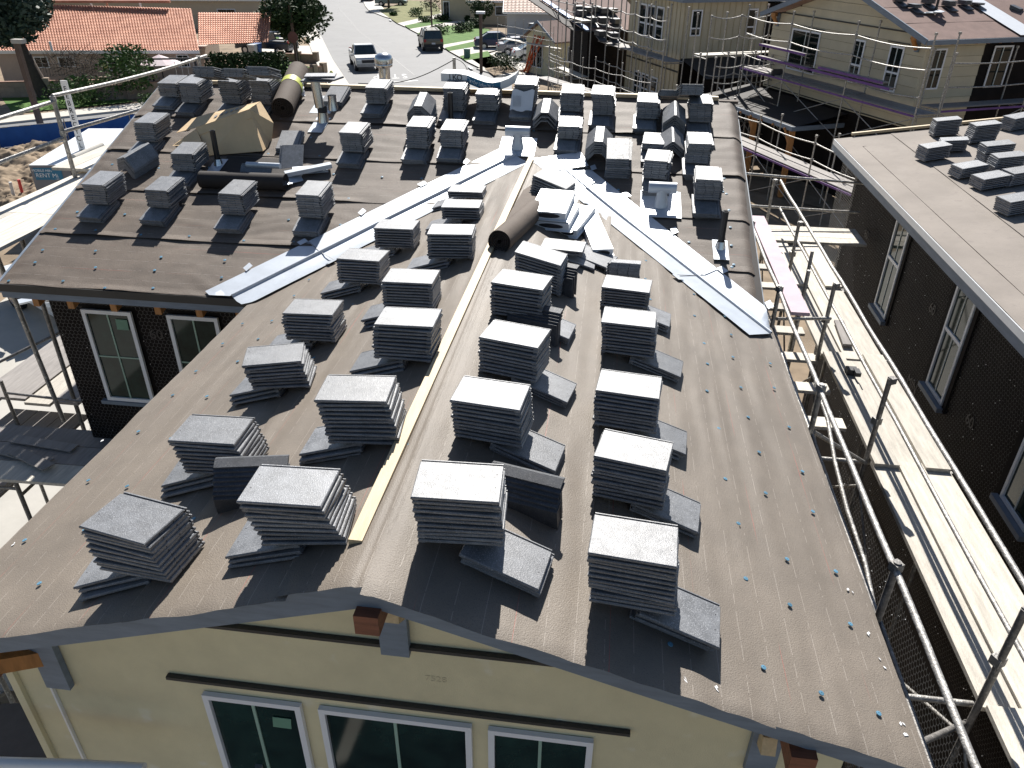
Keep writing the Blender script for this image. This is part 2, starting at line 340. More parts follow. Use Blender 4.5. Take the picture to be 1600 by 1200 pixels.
# side walls
b.face((xa, WY_, 4), (xa, 7.2, 4), (xa, 7.2, 6.76), (xa, WY_, 6.76)); b.face((xb, WY_, 4), (xb, 8, 4), (xb, 8, 6.76), (xb, WY_, 6.76))
b.build('gable_wall', stucco, house, recalc=False)
b = MB(); b.box((xa, WY_+.02, 0), (xb-xa, 0, 0), (0, 8.6, 0), (0, 0, 4.0)); b.build('lower_wall', stucco, house)
b = MB(); b.box((xa+.1, WY_+.3, 6.5), (xb-xa-.2, 0, 0), (0, 6, 0), (0, 0, .02)); b.build('ceiling', dark_void, house)
for a_, b_ in ((Vector((-2.96, 2.6, 6.83)), Vector((.86, 2.6, 6.83))), (Vector((-2.27, 2.6, 6.36)), Vector((.32, 2.6, 6.35)))):
    b = MB(); b.box(a_+Vector((0, -.014, -.011)), b_-a_, (0, .03, 0), (0, 0, .022)); b.build('trim_strip', trim_dark, house)
b = MB(); b.box((-3.06, 2.598, 4.0), (.014, 0, 0), (0, .02, 0), (0, 0, 2.7)); b.build('corner_bead', white_paint, house)
b = MB(); b.box((1.2, 2.598, 4.0), (.014, 0, 0), (0, .02, 0), (0, 0, 2.66)); b.build('corner_bead', white_paint, house)
b = MB(); b.box((-3.302, 2.59, 4.0), (.05, 0, 0), (0, .028, 0), (0, 0, 2.66)); b.build('corner_board', stucco, house)
for x_, z_, t_, s_ in ((-.72, 6.58, '7528', .06),):
    text_part(t_, s_, frameM((x_, 2.6185, z_), (1, 0, 0), (0, 0, 1), (0, -1, 0)), pencil, house, 'pencil_mark', 0.0005)
def window(parent, o, ax, az, w_, h_, nrm, cols=2, rows=2, fr=.05, mat_g=glass, mat_m=muntin, split=None, depth=.06, mw=.018):
    """o lower left corner, ax, az unit vectors, nrm outward"""
    o, ax, az, nrm = map(Vector, (o, ax, az, nrm))
    f = MB()
    f.box(o, ax*w_, az*fr, nrm*.03); f.box(o+az*(h_-fr), ax*w_, az*fr, nrm*.03)
    f.box(o+az*fr, ax*fr, az*(h_-2*fr), nrm*.03); f.box(o+ax*(w_-fr)+az*fr, ax*fr, az*(h_-2*fr), nrm*.03)
    if split: f.box(o+ax*fr+az*(h_*split-fr*.5), ax*(w_-2*fr), az*fr, nrm*.028)
    w0 = f.build('window_frame', vinyl, parent)
    g = MB(); g.box(o+ax*fr+az*fr+nrm*.001, ax*(w_-2*fr), az*(h_-2*fr), nrm*.007); g.build('pane', mat_g, w0)
    mm = MB()
    for i in range(1, cols): mm.box(o+ax*(w_*i/cols-mw/2)+az*fr+nrm*.009, ax*mw, az*(h_-2*fr), nrm*.008)
    for i in range(1, rows): mm.box(o+ax*fr+az*(h_*i/rows-mw/2)+nrm*.0085, ax*(w_-2*fr), az*mw, nrm*.008)
    if mm.v: mm.build('muntin', mat_m, w0)
    return w0
for x0, x1 in ((-2.083, -1.503), (-1.399, -.531), (-.439, .134)):
    window(house, (x0, 2.615, 5.05), (1, 0, 0), (0, 0, 1), x1-x0, 1.20, (0, -1, 0), 2, 1, .035, glass_green)
b = MB()
for x0, x1 in ((-2.083, -1.503), (-1.399, -.531), (-.439, .134)): pass
# gable brackets
def bracket(x, zt, s=1.0):
    k = MB(); k.box((x-.06, WY_-.045, zt-.58), (.15, 0, 0), (0, .04, 0), (0, 0, .4)); bp = k.build('bracket_plate', fascia, house)
    k = MB(); k.box((x-.07, FY-.06, zt-.13), (.115, 0, 0), (0, .27, 0), (0, 0, .115)); k.build('beam_end', wood_red, house)
    k = MB(); k.box((x+.0, FY+.10, zt-.22), (.085, 0, 0), (0, .13, -.1), (0, .03, .12)); k.build('bracket_brace', wood, house)
bracket(-.93, 7.36)
k = MB(); k.box((.93, WY_-.045, 6.17), (.15, 0, 0), (0, .04, 0), (0, 0, .42)); k.build('bracket_plate', fascia, house)
k = MB(); k.box((1.03, FY-.05, 6.58), (.12, 0, 0), (0, .27, 0), (0, 0, .13)); k.build('beam_end', wood_red, house)
k = MB(); k.box((.955, FY+.11, 6.47), (.07, 0, 0), (0, .13, -.06), (0, .03, .1)); k.build('bracket_brace', wood, house)
k = MB(); k.box((-3.05, WY_-.045, 6.16), (.15, 0, 0), (0, .04, 0), (0, 0, .45)); k.build('bracket_plate', fascia, house)
k = MB(); k.box((-3.16, FY+.02, 6.47), (.17, .2, -.13), (-.03, .06, 0), (0, 0, .11)); k.build('bracket_brace', wood_orange, house)
k = MB(); k.box((-3.26, FY-.05, 6.42), (.12, 0, 0), (0, .25, 0), (0, 0, .12)); k.build('beam_end', wood_red, house)
# dark papered wall below the main eave, left
DW = 7.2
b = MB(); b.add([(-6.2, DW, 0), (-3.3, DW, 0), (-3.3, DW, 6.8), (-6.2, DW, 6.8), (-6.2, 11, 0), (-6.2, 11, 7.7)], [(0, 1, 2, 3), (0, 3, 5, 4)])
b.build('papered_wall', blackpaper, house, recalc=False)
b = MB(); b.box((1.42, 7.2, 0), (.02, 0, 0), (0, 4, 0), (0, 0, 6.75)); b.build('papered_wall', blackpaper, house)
def lath(parent, o, ax, az, W, H, nrm, cell=.05, wd=.0024, holes=(), wm=None):
    o, ax, az, nrm = map(Vector, (o, ax, az, nrm)); k = MB(); rnd_ = random.Random(5)
    ch = cell*.9; nx, nzz = int(W/cell), int(H/ch)
    def P(i, j):    # zigzag rows
        u = i*cell*.5; v = j*ch+(ch*.28 if (i+j) % 2 else 0)
        return u, v
    vs = []; fs = []
    for j in range(nzz):
        for i in range(2*nx):
            u0, v0 = P(i, j); u1, v1 = P(i+1, j)
            if any(a <= u0 <= b_ and c <= v0 <= d for a, b_, c, d in holes): continue
            if v1 > H or u1 > W: continue
            off = nrm*(.012+.004*nz(u0*4, v0*4))
            p = o+ax*u0+az*v0+off; q = o+ax*u1+az*v1+off; n0 = len(vs)
            vs += [p-az*wd/2, q-az*wd/2, q+az*wd/2, p+az*wd/2]; fs.append((n0, n0+1, n0+2, n0+3))
            if (i+j) % 2:
                u2, v2 = P(i, j+1)
                if v2 > H: continue
                q = o+ax*u0+az*v2+off; n0 = len(vs)
                vs += [p-ax*wd/2, p+ax*wd/2, q+ax*wd/2, q-ax*wd/2]; fs.append((n0, n0+1, n0+2, n0+3))
    k.v = vs; k.f = fs; k.sm = [False]*len(fs)
    k.build('wire_lath', wm or wire, parent, recalc=False, kind='stuff')
    # shiny furring nails
    k = MB()
    for t in range(int(W*H*9)):
        u, v = rnd_.random()*W, rnd_.random()*H
        if any(a <= u <= b_ and c <= v <= d for a, b_, c, d in holes): continue
        k.cbox(o+ax*u+az*v+nrm*.018, .006, .006, .006)
    k.build('lath_nails', steel_dot, parent, kind='stuff')
lath(house, (-6.2, DW, 3.0), (1, 0, 0), (0, 0, 1), 2.9, 3.7, (0, -1, 0), holes=((.40, 1.04, 2.05, 3.3), (1.42, 2.05, 2.05, 3.3)))
lath(house, (-6.205, 10.8, 3.0), (0, -1, 0), (0, 0, 1), 3.6, 3.9, (-1, 0, 0))
for x0 in (-5.80, -4.78):
    window(house, (x0, 7.175, 5.08), (1, 0, 0), (0, 0, 1), .60, 1.2, (0, -1, 0), 2, 2, .045, glass_green)
    k = MB(); k.box((x0-.08, 7.13, 5.03), (.76, 0, 0), (0, .06, 0), (0, 0, .045)); k.build('window_sill', fascia, house)
text_part('60', .17, frameM((-4.98, 7.185, 6.0), (1, 0, 0), (0, 0, 1), (0, -1, 0)), mk('paper_print', (.045, .04, .04), .6), house, 'paper_print')
# button cap nails
capm = MB(); capm.lathe((0, 0, 0), [(0, .0015), (.004, .0015), (.005, .003), (.0155, .002), (.0165, -.002)], 12)
capm.sm = [False]*len(capm.sm); cap_me = capm.mesh('cap_nail'); cap_me.materials.append(capblue)
def cap(x, y, f, s):
    ax = Vector((1, 0, f(1, 0)-f(0, 0))).normalized(); ay0 = Vector((0, 1, f(0, 1)-f(0, 0))); n_ = ax.cross(ay0).normalized(); ay = n_.cross(ax)
    inst(cap_me, 'cap_nail', house, Matrix.Translation(-ROOT(house)) @ frameM((x, y, f(x, y)+.034), ax*s, ay*s, n_*s))
rr = random.Random(3)
for u in (0.12, .62, .98, 1.35, 1.83, 2.1, 2.42):
    y = FY+.12+rr.random()*.2
    while y < valley_y(RX+u)-.35:
        cap(RX+u+rr.uniform(-.04, .04), y, zGR, .85); y += .48+rr.uniform(-.12, .12)
for u in (.1, .4, .75, 1.2, 1.6, 2.0, 2.4):
    y = FY+.12+rr.random()*.2
    while y < valley_y(RX-u)-.35:
        cap(RX-u+rr.uniform(-.04, .04), y, zGL, .85); y += .5+rr.uniform(-.12, .12)
for k_, y in enumerate((6.82, 7.1, 7.36, 7.70, 8.1, 8.6, 9.1, 9.5, 10.0, 10.4, 10.9)):
    x = xl(y)+.1+rr.random()*.2
    while x < 1.5:
        if not (abs(x-RX) < 2.75 and y < valley_y(x)+.35): cap(x, y+rr.uniform(-.05, .05), zM, 1.0)
        x += rr.uniform(.55, .8) if k_ % 3 else rr.uniform(.45, .7)
for y in [7.1+.33*i for i in range(12)]:
    cap(1.36+rr.uniform(-.02, .02), y, zM, 1.0)
# white caulk smears
k = MB()
for px_, py_, f in ((530, 590, zGL), (160, 688, zGL), (25, 848, zGL), (1075, 1060, zGR), (1125, 1078, zGR), (842, 975, zGR), (1415, 1140, zGR), (1420, 1155, zGR), (1360, 988, zGR), (1330, 930, zGR), (1376, 1037, zGR)):
    if py_ == 590: continue
    c = onf(f, px_, py_, .03)
    for i in range(2):
        q = c+Vector((rr.uniform(-.02, .02), rr.uniform(-.03, .03), 0)); s = f(1, 0)-f(0, 0)
        a_ = Vector((rr.uniform(.006, .02), rr.uniform(-.01, .02), 0)); b2 = Vector((-.006, .012, 0)); a_.z = a_.x*s; b2.z = b2.x*s; q.z = f(q.x, q.y)+.028
        k.box(q, a_, b2, (0, 0, .003))
k.build('caulk_smears', white_paint, house, kind='stuff')

# ================================================================== ROOF TILE STACKS
T = .0262
def tile_mesh(mirror=False):
    k = MB(); L_, W_ = .40, .30; x0, y0 = -L_/2, -W_/2; c = .004
    # body with chamfered top: z from -.013 to 0
    lo = [(x0, y0, -.013), (-x0, y0, -.013), (-x0, -y0-.028, -.013), (x0, -y0-.028, -.013)]
    mi = [(p[0], p[1], -.004) for p in lo]
    hi = [(x0+c, y0+c, 0), (-x0-c, y0+c, 0), (-x0-c, -y0-.028-c, 0), (x0+c, -y0-.028-c, 0)]
    vs = lo+mi+hi
    fs = [(3, 2, 1, 0), (8, 9, 10, 11)]
    for i in range(4):
        j = (i+1) % 4; fs += [(i, j, 4+j, 4+i), (4+i, 4+j, 8+j, 8+i)]
    k.add(vs, fs)
    k.box((x0+.003, -y0-.028, -.024), (L_-.006, 0, 0), (0, .028, 0), (0, 0, .012))     # interlock tongue
    k.box((x0+.003, -y0-.013, -.012), (L_-.006, 0, 0), (0, .006, 0), (0, 0, .006))
    for yy in (y0+.02, y0+.115, y0+.21):                                             # nose and head lugs
        k.box((x0+.003, yy-.01, -.0255), (.03, 0, 0), (0, .088, 0), (0, 0, .0125))
        k.box((-x0-.033, yy-.01, -.0255), (.03, 0, 0), (0, .088, 0), (0, 0, .0125))
    k.box((x0+.06, y0+.03, -.022), (L_-.12, 0, 0), (0, .016, 0), (0, 0, .009))
    for yy in (y0+.1, y0+.2):                                                          # nail holes
        k.add([(-x0-.03, yy, .0004), (-x0-.024, yy, .0004), (-x0-.024, yy+.006, .0004), (-x0-.03, yy+.006, .0004)], [(0, 1, 2, 3)])
    if mirror:
        for p in k.v: p.y = -p.y
    me = k.mesh('tile'); me.materials.append(slate); me.materials.append(ink)
    for p in list(me.polygons)[-2:]: p.material_index = 1
    return me
TILE = tile_mesh(); TILE_M = tile_mesh(True)
def far_tile():
    k = MB(); k.cbox((0, 0, -.0115), .425, .325, .02); me = k.mesh('tile'); me.materials.append(slate_far); return me
FTILE = far_tile()
GRP = 'stacks of flat roof tiles waiting on the roofs'
def stack(px, py, n, nl, yaw, plane, label, me=None, jit=.009, drop=.19, grp=GRP, name='tile_stack', lean=0.0, side=0.0, tilt=None, nly=0.0, pos=None, tw=0.0):
    if tilt is None: tilt = 6.0 if plane == 'M' else 0.0
    me = me or TILE
    f, d, s = {'GL': (zGL, Vector((-1, 0, 0)), GS), 'GR': (zGR, Vector((1, 0, 0)), GS), 'M': (zM, Vector((0, -1, 0)), MS), 'RB': (zRB, Vector((-1, 0, 0)), .14), 'MB': (lambda x, y: zr-MS*(y-RIDGE_Y), Vector((0, 1, 0)), MS)}.get(plane) if isinstance(plane, str) else plane
    r = random.Random(int(px*7+py*13))
    lift = (.215*s if nl == 0 else max(.03, nl*T-.035*0-.1*s)+.01)+.022
    H = lift+n*T
    c = Vector(pos) if pos else onf(f, px, py, H); base = Vector((c.x, c.y, f(c.x, c.y)+.024))
    az = Vector((0, 0, 1)); ax = d.copy(); ay = az.cross(ax)
    rt = Matrix.Rotation(rad(yaw), 3, 'Z'); ax, ay = rt@ax, rt@ay
    if me is TILE and ay.y < -.5: me = TILE_M
    root = empty(name, base, label, 'tile stack', grp)
    M0 = frameM((0, 0, 0), ax, ay, az)
    th = math.atan(s)
    for k in range(nl):
        off = drop+r.uniform(-.012, .012)
        Mt = M0 @ Matrix.Rotation(-rad(yaw), 4, 'Z') @ Matrix.Translation((off, side+r.uniform(-.01, .01)-.012*k, -s*off)) @ Matrix.Rotation(th, 4, 'Y') @ Matrix.Translation((0, 0, (k+1)*T)) @ Matrix.Rotation(rad(nly+r.uniform(-2, 2)), 4, 'Z')
        inst(me, 'tile', root, Mt)
    tl = (th if nl == 0 else 0.02)+rad(tilt)
    wx = wy = 0; wa = 0
    for k in range(n):
        wx += r.uniform(-jit, jit)*.8; wy += r.uniform(-jit, jit)*.8; wa = r.uniform(-2.2, 2.2)+tw*(k-n+1)
        z = lift-.215*s*(nl == 0)*0+(k+1)*T-.022
        Mt = M0 @ Matrix.Translation((wx+lean*k, wy, z+(.022 if nl else -.215*s*1.0+.01))) @ Matrix.Rotation(tl, 4, 'Y') @ Matrix.Rotation(rad(wa), 4, 'Z')
        if r.random() < .12 and k < n-1 and me is not FTILE and abs(ax.y) > .5: Mt = Mt @ Matrix.Rotation(math.pi, 4, 'Z')
        inst(me, 'tile', root, Mt)
    return root
# gable, left slope, outer column from the front
stack(225, 815, 10, 3, -13, 'GL', 'nearest tile stack at the far left front corner of the gable roof', lean=.006, nly=8, tw=-.8)
stack(347, 676, 9, 3, -1, 'GL', 'tile stack just behind the left front corner stack, beside the leaning stack of angled tiles', lean=.007, nly=5, tw=-.5)
stack(441, 556, 8, 3, 18, 'GL', 'left slope tile stack twisted askew above a pale prop stack, third from the front', lean=.006, side=-.03, tw=1.2)
stack(490, 483, 9, 3, 0, 'GL', 'fourth tile stack from the front in the outer column of the left gable slope')
stack(567, 401, 9, 3, -3, 'GL', 'fifth tile stack from the front in the outer left column, near the white valley flashing')
stack(620, 353, 8, 3, 0, 'GL', 'sixth stack in the outer left column, overlapping the edge of the valley flashing')
# gable, left slope, column beside the timber
stack(478, 762, 10, 3, -1, 'GL', 'large tile stack beside the near end of the long timber', lean=.007, tw=-1.0)
stack(571, 612, 11, 3, 5, 'GL', 'second tile stack up along the left side of the long timber', lean=.007)
stack(637, 500, 10, 3, -2, 'GL', 'third tile stack up along the left side of the long timber')
stack(645, 434, 9, 3, 0, 'GL', 'fourth tile stack up beside the long timber, left of it')
stack(706, 361, 9, 3, 3, 'GL', 'fifth tile stack up beside the long timber, next to the felt roll')
stack(724, 321, 5, 2, 0, 'GL', 'low tile stack on the valley flashing beside the timber')
stack(731, 297, 3, 2, 0, 'GL', 'low topmost tile stack of the column left of the timber')
# gable, right slope, inner column
stack(721, 752, 11, 4, 4, 'GR', 'white-glaring front tile stack right of the timber end', drop=.21, nly=-9, side=-.04)
stack(772, 617, 10, 3, -7, 'GR', 'second tile stack up in the column right of the timber', drop=.2, nly=-9)
stack(803, 524, 10, 3, -11, 'GR', 'third tile stack up right of the timber, turned slightly clockwise', nly=-9)
stack(817, 440, 10, 3, -9, 'GR', 'fourth tile stack up right of the timber, in front of the angled tile stacks', nly=-9)
stack(848, 383, 11, 0, -7, 'GR', 'tall tile stack below the white attic vents', tilt=-6)
stack(865, 271, 11, 0, -20, 'GR', 'askew tile stack at the top where the two valley flashings meet', tilt=-3)
stack(880, 386, 2, 2, -3, 'GR', 'short bright tile pile tucked below the white attic vents', drop=.1)
# gable, right slope, outer column
stack(998, 846, 12, 4, -6, 'GR', 'front tile stack of the outer right column on the gable roof', drop=.2, nly=-7)
stack(994, 705, 11, 3, -9, 'GR', 'second tile stack of the outer right column on the gable roof', nly=-7)
stack(983, 605, 10, 3, -7, 'GR', 'third tile stack of the outer right column on the gable roof', nly=-7)
stack(988, 499, 10, 3, -5, 'GR', 'fourth tile stack of the outer right column on the gable roof', nly=-7)
stack(980, 446, 7, 3, -5, 'GR', 'fifth tile stack of the outer right column on the gable roof', nly=-7)
stack(977, 399, 7, 0, 88, 'GR', 'small upright tile stack showing slotted ends near the right valley')
# main roof, front row (lowest)
stack(160, 281, 9, 3, 0, 'M', 'front row tile stack nearest the left rake of the rear roof')
stack(257, 289, 8, 3, 0, 'M', 'front row tile stack second from the left rake of the rear roof')
stack(372, 296, 9, 3, 0, 'M', 'front row tile stack in front of the cardboard box')
stack(491, 297, 10, 3, 0, 'M', 'front row tile stack right of the dark felt roll, shadow falling on the flashing')
# main roof, second row
stack(236, 187, 9, 3, 0, 'M', 'tile stack left of the cardboard box near the left rake')
stack(294, 234, 8, 3, 3, 'M', 'tile stack beside the black vent pipe below the cardboard box')
stack(452, 212, 3, 0, 4, 'M', 'low pile of tiles with broken pieces right of the cardboard box')
stack(557, 202, 9, 3, 0, 'M', 'mid roof tile stack standing alone between the box and the twin stacks')
stack(656, 193, 10, 3, 0, 'M', 'left one of the twin tile stacks in the middle of the rear roof')
stack(710, 198, 8, 3, 0, 'M', 'right one of the twin tile stacks below the black vent pipe')
# main roof, top rows, left
stack(272, 126, 7, 3, 0, 'M', 'upper tile stack at the left end of the ridge row')
stack(304, 126, 10, 3, 0, 'M', 'upper tile stack second from the left end of the ridge row')
stack(366, 124, 11, 3, 0, 'M', 'upper tile stack behind the cardboard box')
stack(414, 122, 12, 3, 0, 'M', 'upper tile stack between the box and the big underlayment roll')
stack(327, 101, 5, 0, 0, 'MB', 'low tile stack just past the ridge at the far left')
stack(372, 104, 4, 0, 0, 'MB', 'low tile stack past the ridge behind the box')
stack(412, 101, 4, 0, 0, 'MB', 'low tile stack past the ridge behind the underlayment roll')
stack(524, 141, 4, 0, -6, 'M', 'low tile pile behind the metal chimney pipe')
stack(592, 133, 8, 3, 0, 'M', 'tile stack at the ridge below the capped tall vent')
stack(713, 134, 11, 3, 0, 'M', 'tall tile stack carrying the left end of the shingle bundle')
stack(764, 143, 8, 3, 0, 'M', 'tile stack under the sagging middle of the shingle bundle')
stack(821, 128, 11, 3, 0, 'M', 'tall tile stack touching the right end of the shingle bundle')
stack(894, 141, 9, 3, 0, 'M', 'glaring tile stack at the ridge right of the round ridge tile stack')
stack(945, 143, 10, 3, 0, 'M', 'glaring tile stack at the middle of the right ridge row')
stack(1013, 155, 8, 3, 0, 'M', 'ridge row tile stack left of the tall angled ridge tiles')
stack(1096, 157, 9, 3, 0, 'M', 'ridge row tile stack nearest the right rake')
stack(1079, 128, 5, 0, 3, 'MB', 'stack of tiles with slotted ends just past the ridge on the right')
stack(1044, 137, 3, 0, 0, 'MB', 'small tile stack past the ridge left of the slotted one')
# main roof, right, second row
stack(892, 192, 6, 3, 0, 'M', 'short tile stack right of the T shaped vent')
stack(969, 226, 10, 0, 0, 'M', 'tall glaring tile stack between the two valley vents, without prop', tilt=9)
stack(1022, 219, 3, 2, -4, 'M', 'low white-glaring pile above the slanted stack')
stack(1029, 246, 8, 3, -8, 'M', 'slanted tile stack directly above the right T vent', tilt=4)
stack(1092, 218, 9, 3, 0, 'M', 'right side tile stack in the middle row by the rake')
stack(1109, 273, 9, 3, 0, 'M', 'lowest right side tile stack above the black vent pipe')
# neighbouring roof on the right
NR = 'tile stacks on the pale roof of the dark neighbouring house'
for a in ((1480, 183, 8, 0, -3, 'back left tall stack on the pale right-hand roof'), (1537, 190, 9, 0, 2, 'second tall stack at the back of the pale right-hand roof'),
          (1490, 214, 5, 0, -14, 'crooked low stack in front of the back left tall stack'), (1461, 224, 6, 0, 12, 'front left low stack on the pale right-hand roof'),
          (1560, 221, 9, 0, 2, 'tall stack in the middle of the pale right-hand roof'), (1578, 239, 8, 0, 3, 'tall stack nearest the right edge of the picture'),
          (1514, 254, 4, 0, 14, 'low pile in front of the middle tall stack on the pale roof'), (1551, 271, 4, 0, 14, 'second low pile in front on the pale right-hand roof'),
          (1592, 178, 6, 0, 20, 'stack cut by the picture edge at the back of the pale roof'), (1594, 305, 5, 0, 14, 'front low pile cut by the right picture edge'), (1596, 262, 5, 0, 10, 'stack at the picture edge between two low piles')):
    stack(a[0], a[1], a[2]+2, a[3], a[4], 'RB', a[5], grp=NR)
# ------------------------------------------------ ridge caps and rake tiles
def cap_mesh(kind):
    k = MB(); L_ = .40
    if kind == 'ridge': pr = [(-.16, -.115), (-.05, 0), (.05, 0), (.16, -.115)]
    elif kind == 'peak': pr = [(-.145, -.11), (-.012, 0), (.012, 0), (.145, -.11)]
    else: pr = [(-.03, 0.0), (.03, 0), (.075, -.2)]
    t = .018; inner = [(x*.88 if kind != 'rake' else x-.018, z-t) for x, z in pr]
    prof = [Vector((x, -L_/2, z)) for x, z in pr]+[Vector((x, -L_/2, z)) for x, z in inner[::-1]]
    k.prism(prof, (0, L_, 0)); me = k.mesh('ridge_tile'); me.materials.append(slate if kind != 'rake' else rake_mat); return me
CAPM = {k: cap_mesh(k) for k in ('ridge', 'peak', 'rake')}
def caps(kind, base, n, yaw, pitch, roll, label, cat, step=.026, grp=None):
    """base = world point under the stack's middle; long axis local Y"""
    root = empty('ridge_tile_stack' if kind != 'rake' else 'rake_tile_stack', base, label, cat, grp)
    M0 = Matrix.Rotation(rad(yaw), 4, 'Z') @ Matrix.Rotation(rad(pitch), 4, 'X') @ Matrix.Rotation(rad(roll), 4, 'Y')
    r = random.Random(n*31+int(abs(base[0])*100)); h0 = .13 if kind != 'rake' else .22
    for i in range(n):
        inst(CAPM[kind], 'ridge_tile' if kind != 'rake' else 'rake_tile', root, M0 @ Matrix.Translation((r.uniform(-.003, .003), r.uniform(-.008, .008), h0+i*step)) @ Matrix.Rotation(rad(r.uniform(-1, 1)), 4, 'Z'))
def base_on(f, px, py, lift, ): c = onf(f, px, py, lift); return (c.x, c.y, f(c.x, c.y)+.03)
RG = 'stacks of angled ridge tiles on the rear roof'
caps('ridge', base_on(zM, 660, 158, .34), 10, 0, 15, 0, 'stack of angled ridge tiles left of the shingle bundle', 'ridge tiles', grp=RG)
caps('ridge', base_on(zM, 854, 164, .26), 3, 0, 15, 0, 'ridge tiles nested like an open tunnel at the top of the roof', 'ridge tiles', step=.06, grp=RG)
caps('ridge', base_on(zM, 937, 207, .30), 6, 0, 14, 0, 'ridge tile stack casting a long pointed shadow below the ridge row', 'ridge tiles', step=.03, grp=RG)
caps('peak', base_on(zM, 1055, 165, .34), 7, 0, 15, 0, 'upper stack of sharp ridge tiles near the right ridge end', 'ridge tiles', step=.03, grp=RG)
caps('peak', base_on(zM, 1051, 208, .24), 4, 0, 15, 0, 'lower stack of sharp ridge tiles near the right ridge end', 'ridge tiles', step=.03, grp=RG)
caps('peak', base_on(zM, 213, 240, .22), 7, -22, 14, 22, 'tipped stack of angled tiles at the left rake of the rear roof', 'ridge tiles', step=.026, grp=RG)
KG = 'leaning stacks of dark rake tiles on the gable roof'
def rake_stack(px, py, n, yaw, roll, f, label, lift=.2, flip=1):
    b_ = base_on(f, px, py, lift)
    root = empty('rake_tile_stack', b_, label, 'rake tiles', KG)
    M0 = Matrix.Rotation(rad(yaw), 4, 'Z') @ Matrix.Rotation(rad(roll), 4, 'Y')
    for i in range(n):
        inst(CAPM['rake'], 'rake_tile', root, M0 @ Matrix.Translation((.022*i-.06, random.uniform(-.006, .006), .2-.012*i)))
rake_stack(395, 722, 8, -78, 22, zGL, 'leaning stack of dark angled tiles between two stacks on the left gable slope', .22)
rake_stack(826, 742, 6, -104, 24, zGR, 'dark angled tiles leaning behind the front stack right of the timber', .22)
rake_stack(838, 487, 5, -108, 12, zGR, 'angled tiles behind the third stack right of the timber', .2)
rake_stack(868, 418, 5, -110, 12, zGR, 'angled tiles behind the fourth stack right of the timber', .2)
# ================================================================== THINGS LYING ON THE ROOF
# long timber beside the ridge
b = MB(); p = Vector((-1.061, 2.60, 7.462+.045)); q = Vector((-.985, 9.55, 7.487+.06)); b.beam(p, q, .068, .045)
b.build('timber', wood, None, 'long pale knotty timber lying just left of the gable ridge', 'timber')
# valley flashings
def flashing(side, label):
    # centre crease from the low eave end to the meeting point below the ridge
    if side < 0: A = (-3.74, 6.76); Bp = (-1.20, 9.70)
    else: A = (1.60, 6.66); Bp = (-.72, 9.62)
    A = Vector((*A, 0)); Bp = Vector((*Bp, 0)); d = (Bp-A).normalized()
    # wing edges: one on the main roof (away from the gable), one on the gable
    nrm = Vector((-d.y, d.x, 0)) if side < 0 else Vector((d.y, -d.x, 0))   # towards the main roof
    nrm = nrm if nrm.y > 0 else -nrm
    root = empty('valley_flashing', (A.x, A.y, 0), label, 'flashing', 'white metal valley flashings')
    def zz(pnt):
        g = RZ-GS*abs(pnt.x-RX); mm_ = zM(pnt.x, pnt.y); return max(g, mm_) if abs(pnt.x-RX) < HW+.4 else mm_
    W_ = .27
    for (t0, t1, nm, tw) in ((0, 1, 'wing', 1), (0, 1, 'wing', -1)):
        k = MB()
        L_ = (Bp-A).length
        def fn(a, c):
            s_ = L_*a-(.16 if tw > 0 else .0)*(1-a); v = c*W_*(1.0 if tw > 0 else 1.05)
            pnt = A+d*s_+nrm*tw*(v+.012)
            if side > 0: pnt.x = min(pnt.x, 1.61)
            else: pnt.y = max(pnt.y, 6.76-(.0 if tw > 0 else .12))
            z = zz(pnt)+.052-.010*(c)+.003*nz(s_*1.3, v*3, tw)
            return Vector((pnt.x, pnt.y, z))
        k.grid(fn, 60, 3)
        o = k.build(nm, galv, root, recalc=False)
    k = MB()
    def fr(a, c):
        s_ = (Bp-A).length*a; pnt = A+d*s_; off = (c-.5)*.03; z = zz(pnt)+.044+(.03 if .2 < c < .8 else 0)
        return Vector((pnt.x+nrm.x*off, pnt.y+nrm.y*off, z))
    k.grid(fr, 60, 4, False); k.build('centre_rib', galv, root, recalc=False)
    for i, s_ in enumerate((.3, .95, 1.75, 2.6, 3.3)):
        for tw in (1, -1) if i % 2 else (1,):
            pnt = A+d*s_+nrm*tw*(W_+.025); z = zz(pnt)+.052; yaw = d if i % 2 else (d+nrm*.4).normalized()
            k = MB(); a_ = yaw*.1; b_ = nrm*tw*.05; a_.z = zz(pnt+a_)-zz(pnt); b_.z = zz(pnt+b_)-zz(pnt)
            k.box(Vector((pnt.x, pnt.y, z))-b_*.6, a_, b_*1.5, (0, 0, .002)); k.build('clip', galv, root)
    # joint between the two lengths
    s_ = 1.05; k = MB(); p0 = A+d*s_+nrm*W_; p1 = A+d*(s_+.03)-nrm*W_
    for a0, a1 in ((nrm*W_, nrm*.02), (-nrm*.02, -nrm*W_)):
        q0, q1 = A+d*s_+a0, A+d*s_+a1; q0.z, q1.z = zz(q0)+.053, zz(q1)+.053; k.beam(q0, q1, .012, .003)
    k.build('joint', ink_grey, root)
flashing(-1, 'white metal valley flashing running down left from the ridge to the left eave')
flashing(1, 'white metal valley flashing running down right from the ridge to the right eave')
# loose white metal sheets where the valleys meet
k = MB()
for (x, y, a_, b_, yaw) in ((-.62, 9.55, .62, .34, 20), (-.45, 9.2, .5, .3, -35)):
    M3 = Matrix.Rotation(rad(yaw), 3, 'Z'); u = M3@Vector((a_, 0, 0)); v = M3@Vector((0, b_, 0)); u.z = MS*u.y; v.z = MS*v.y
    k.box(Vector((x, y, zM(x, y)+.06+.01*(yaw > 0)))-u/2-v/2, u, v, (0, 0, .002))
k.build('flashing_sheet', galv, None, 'loose white metal sheet over the spot where both valley flashings meet', 'metal sheet')
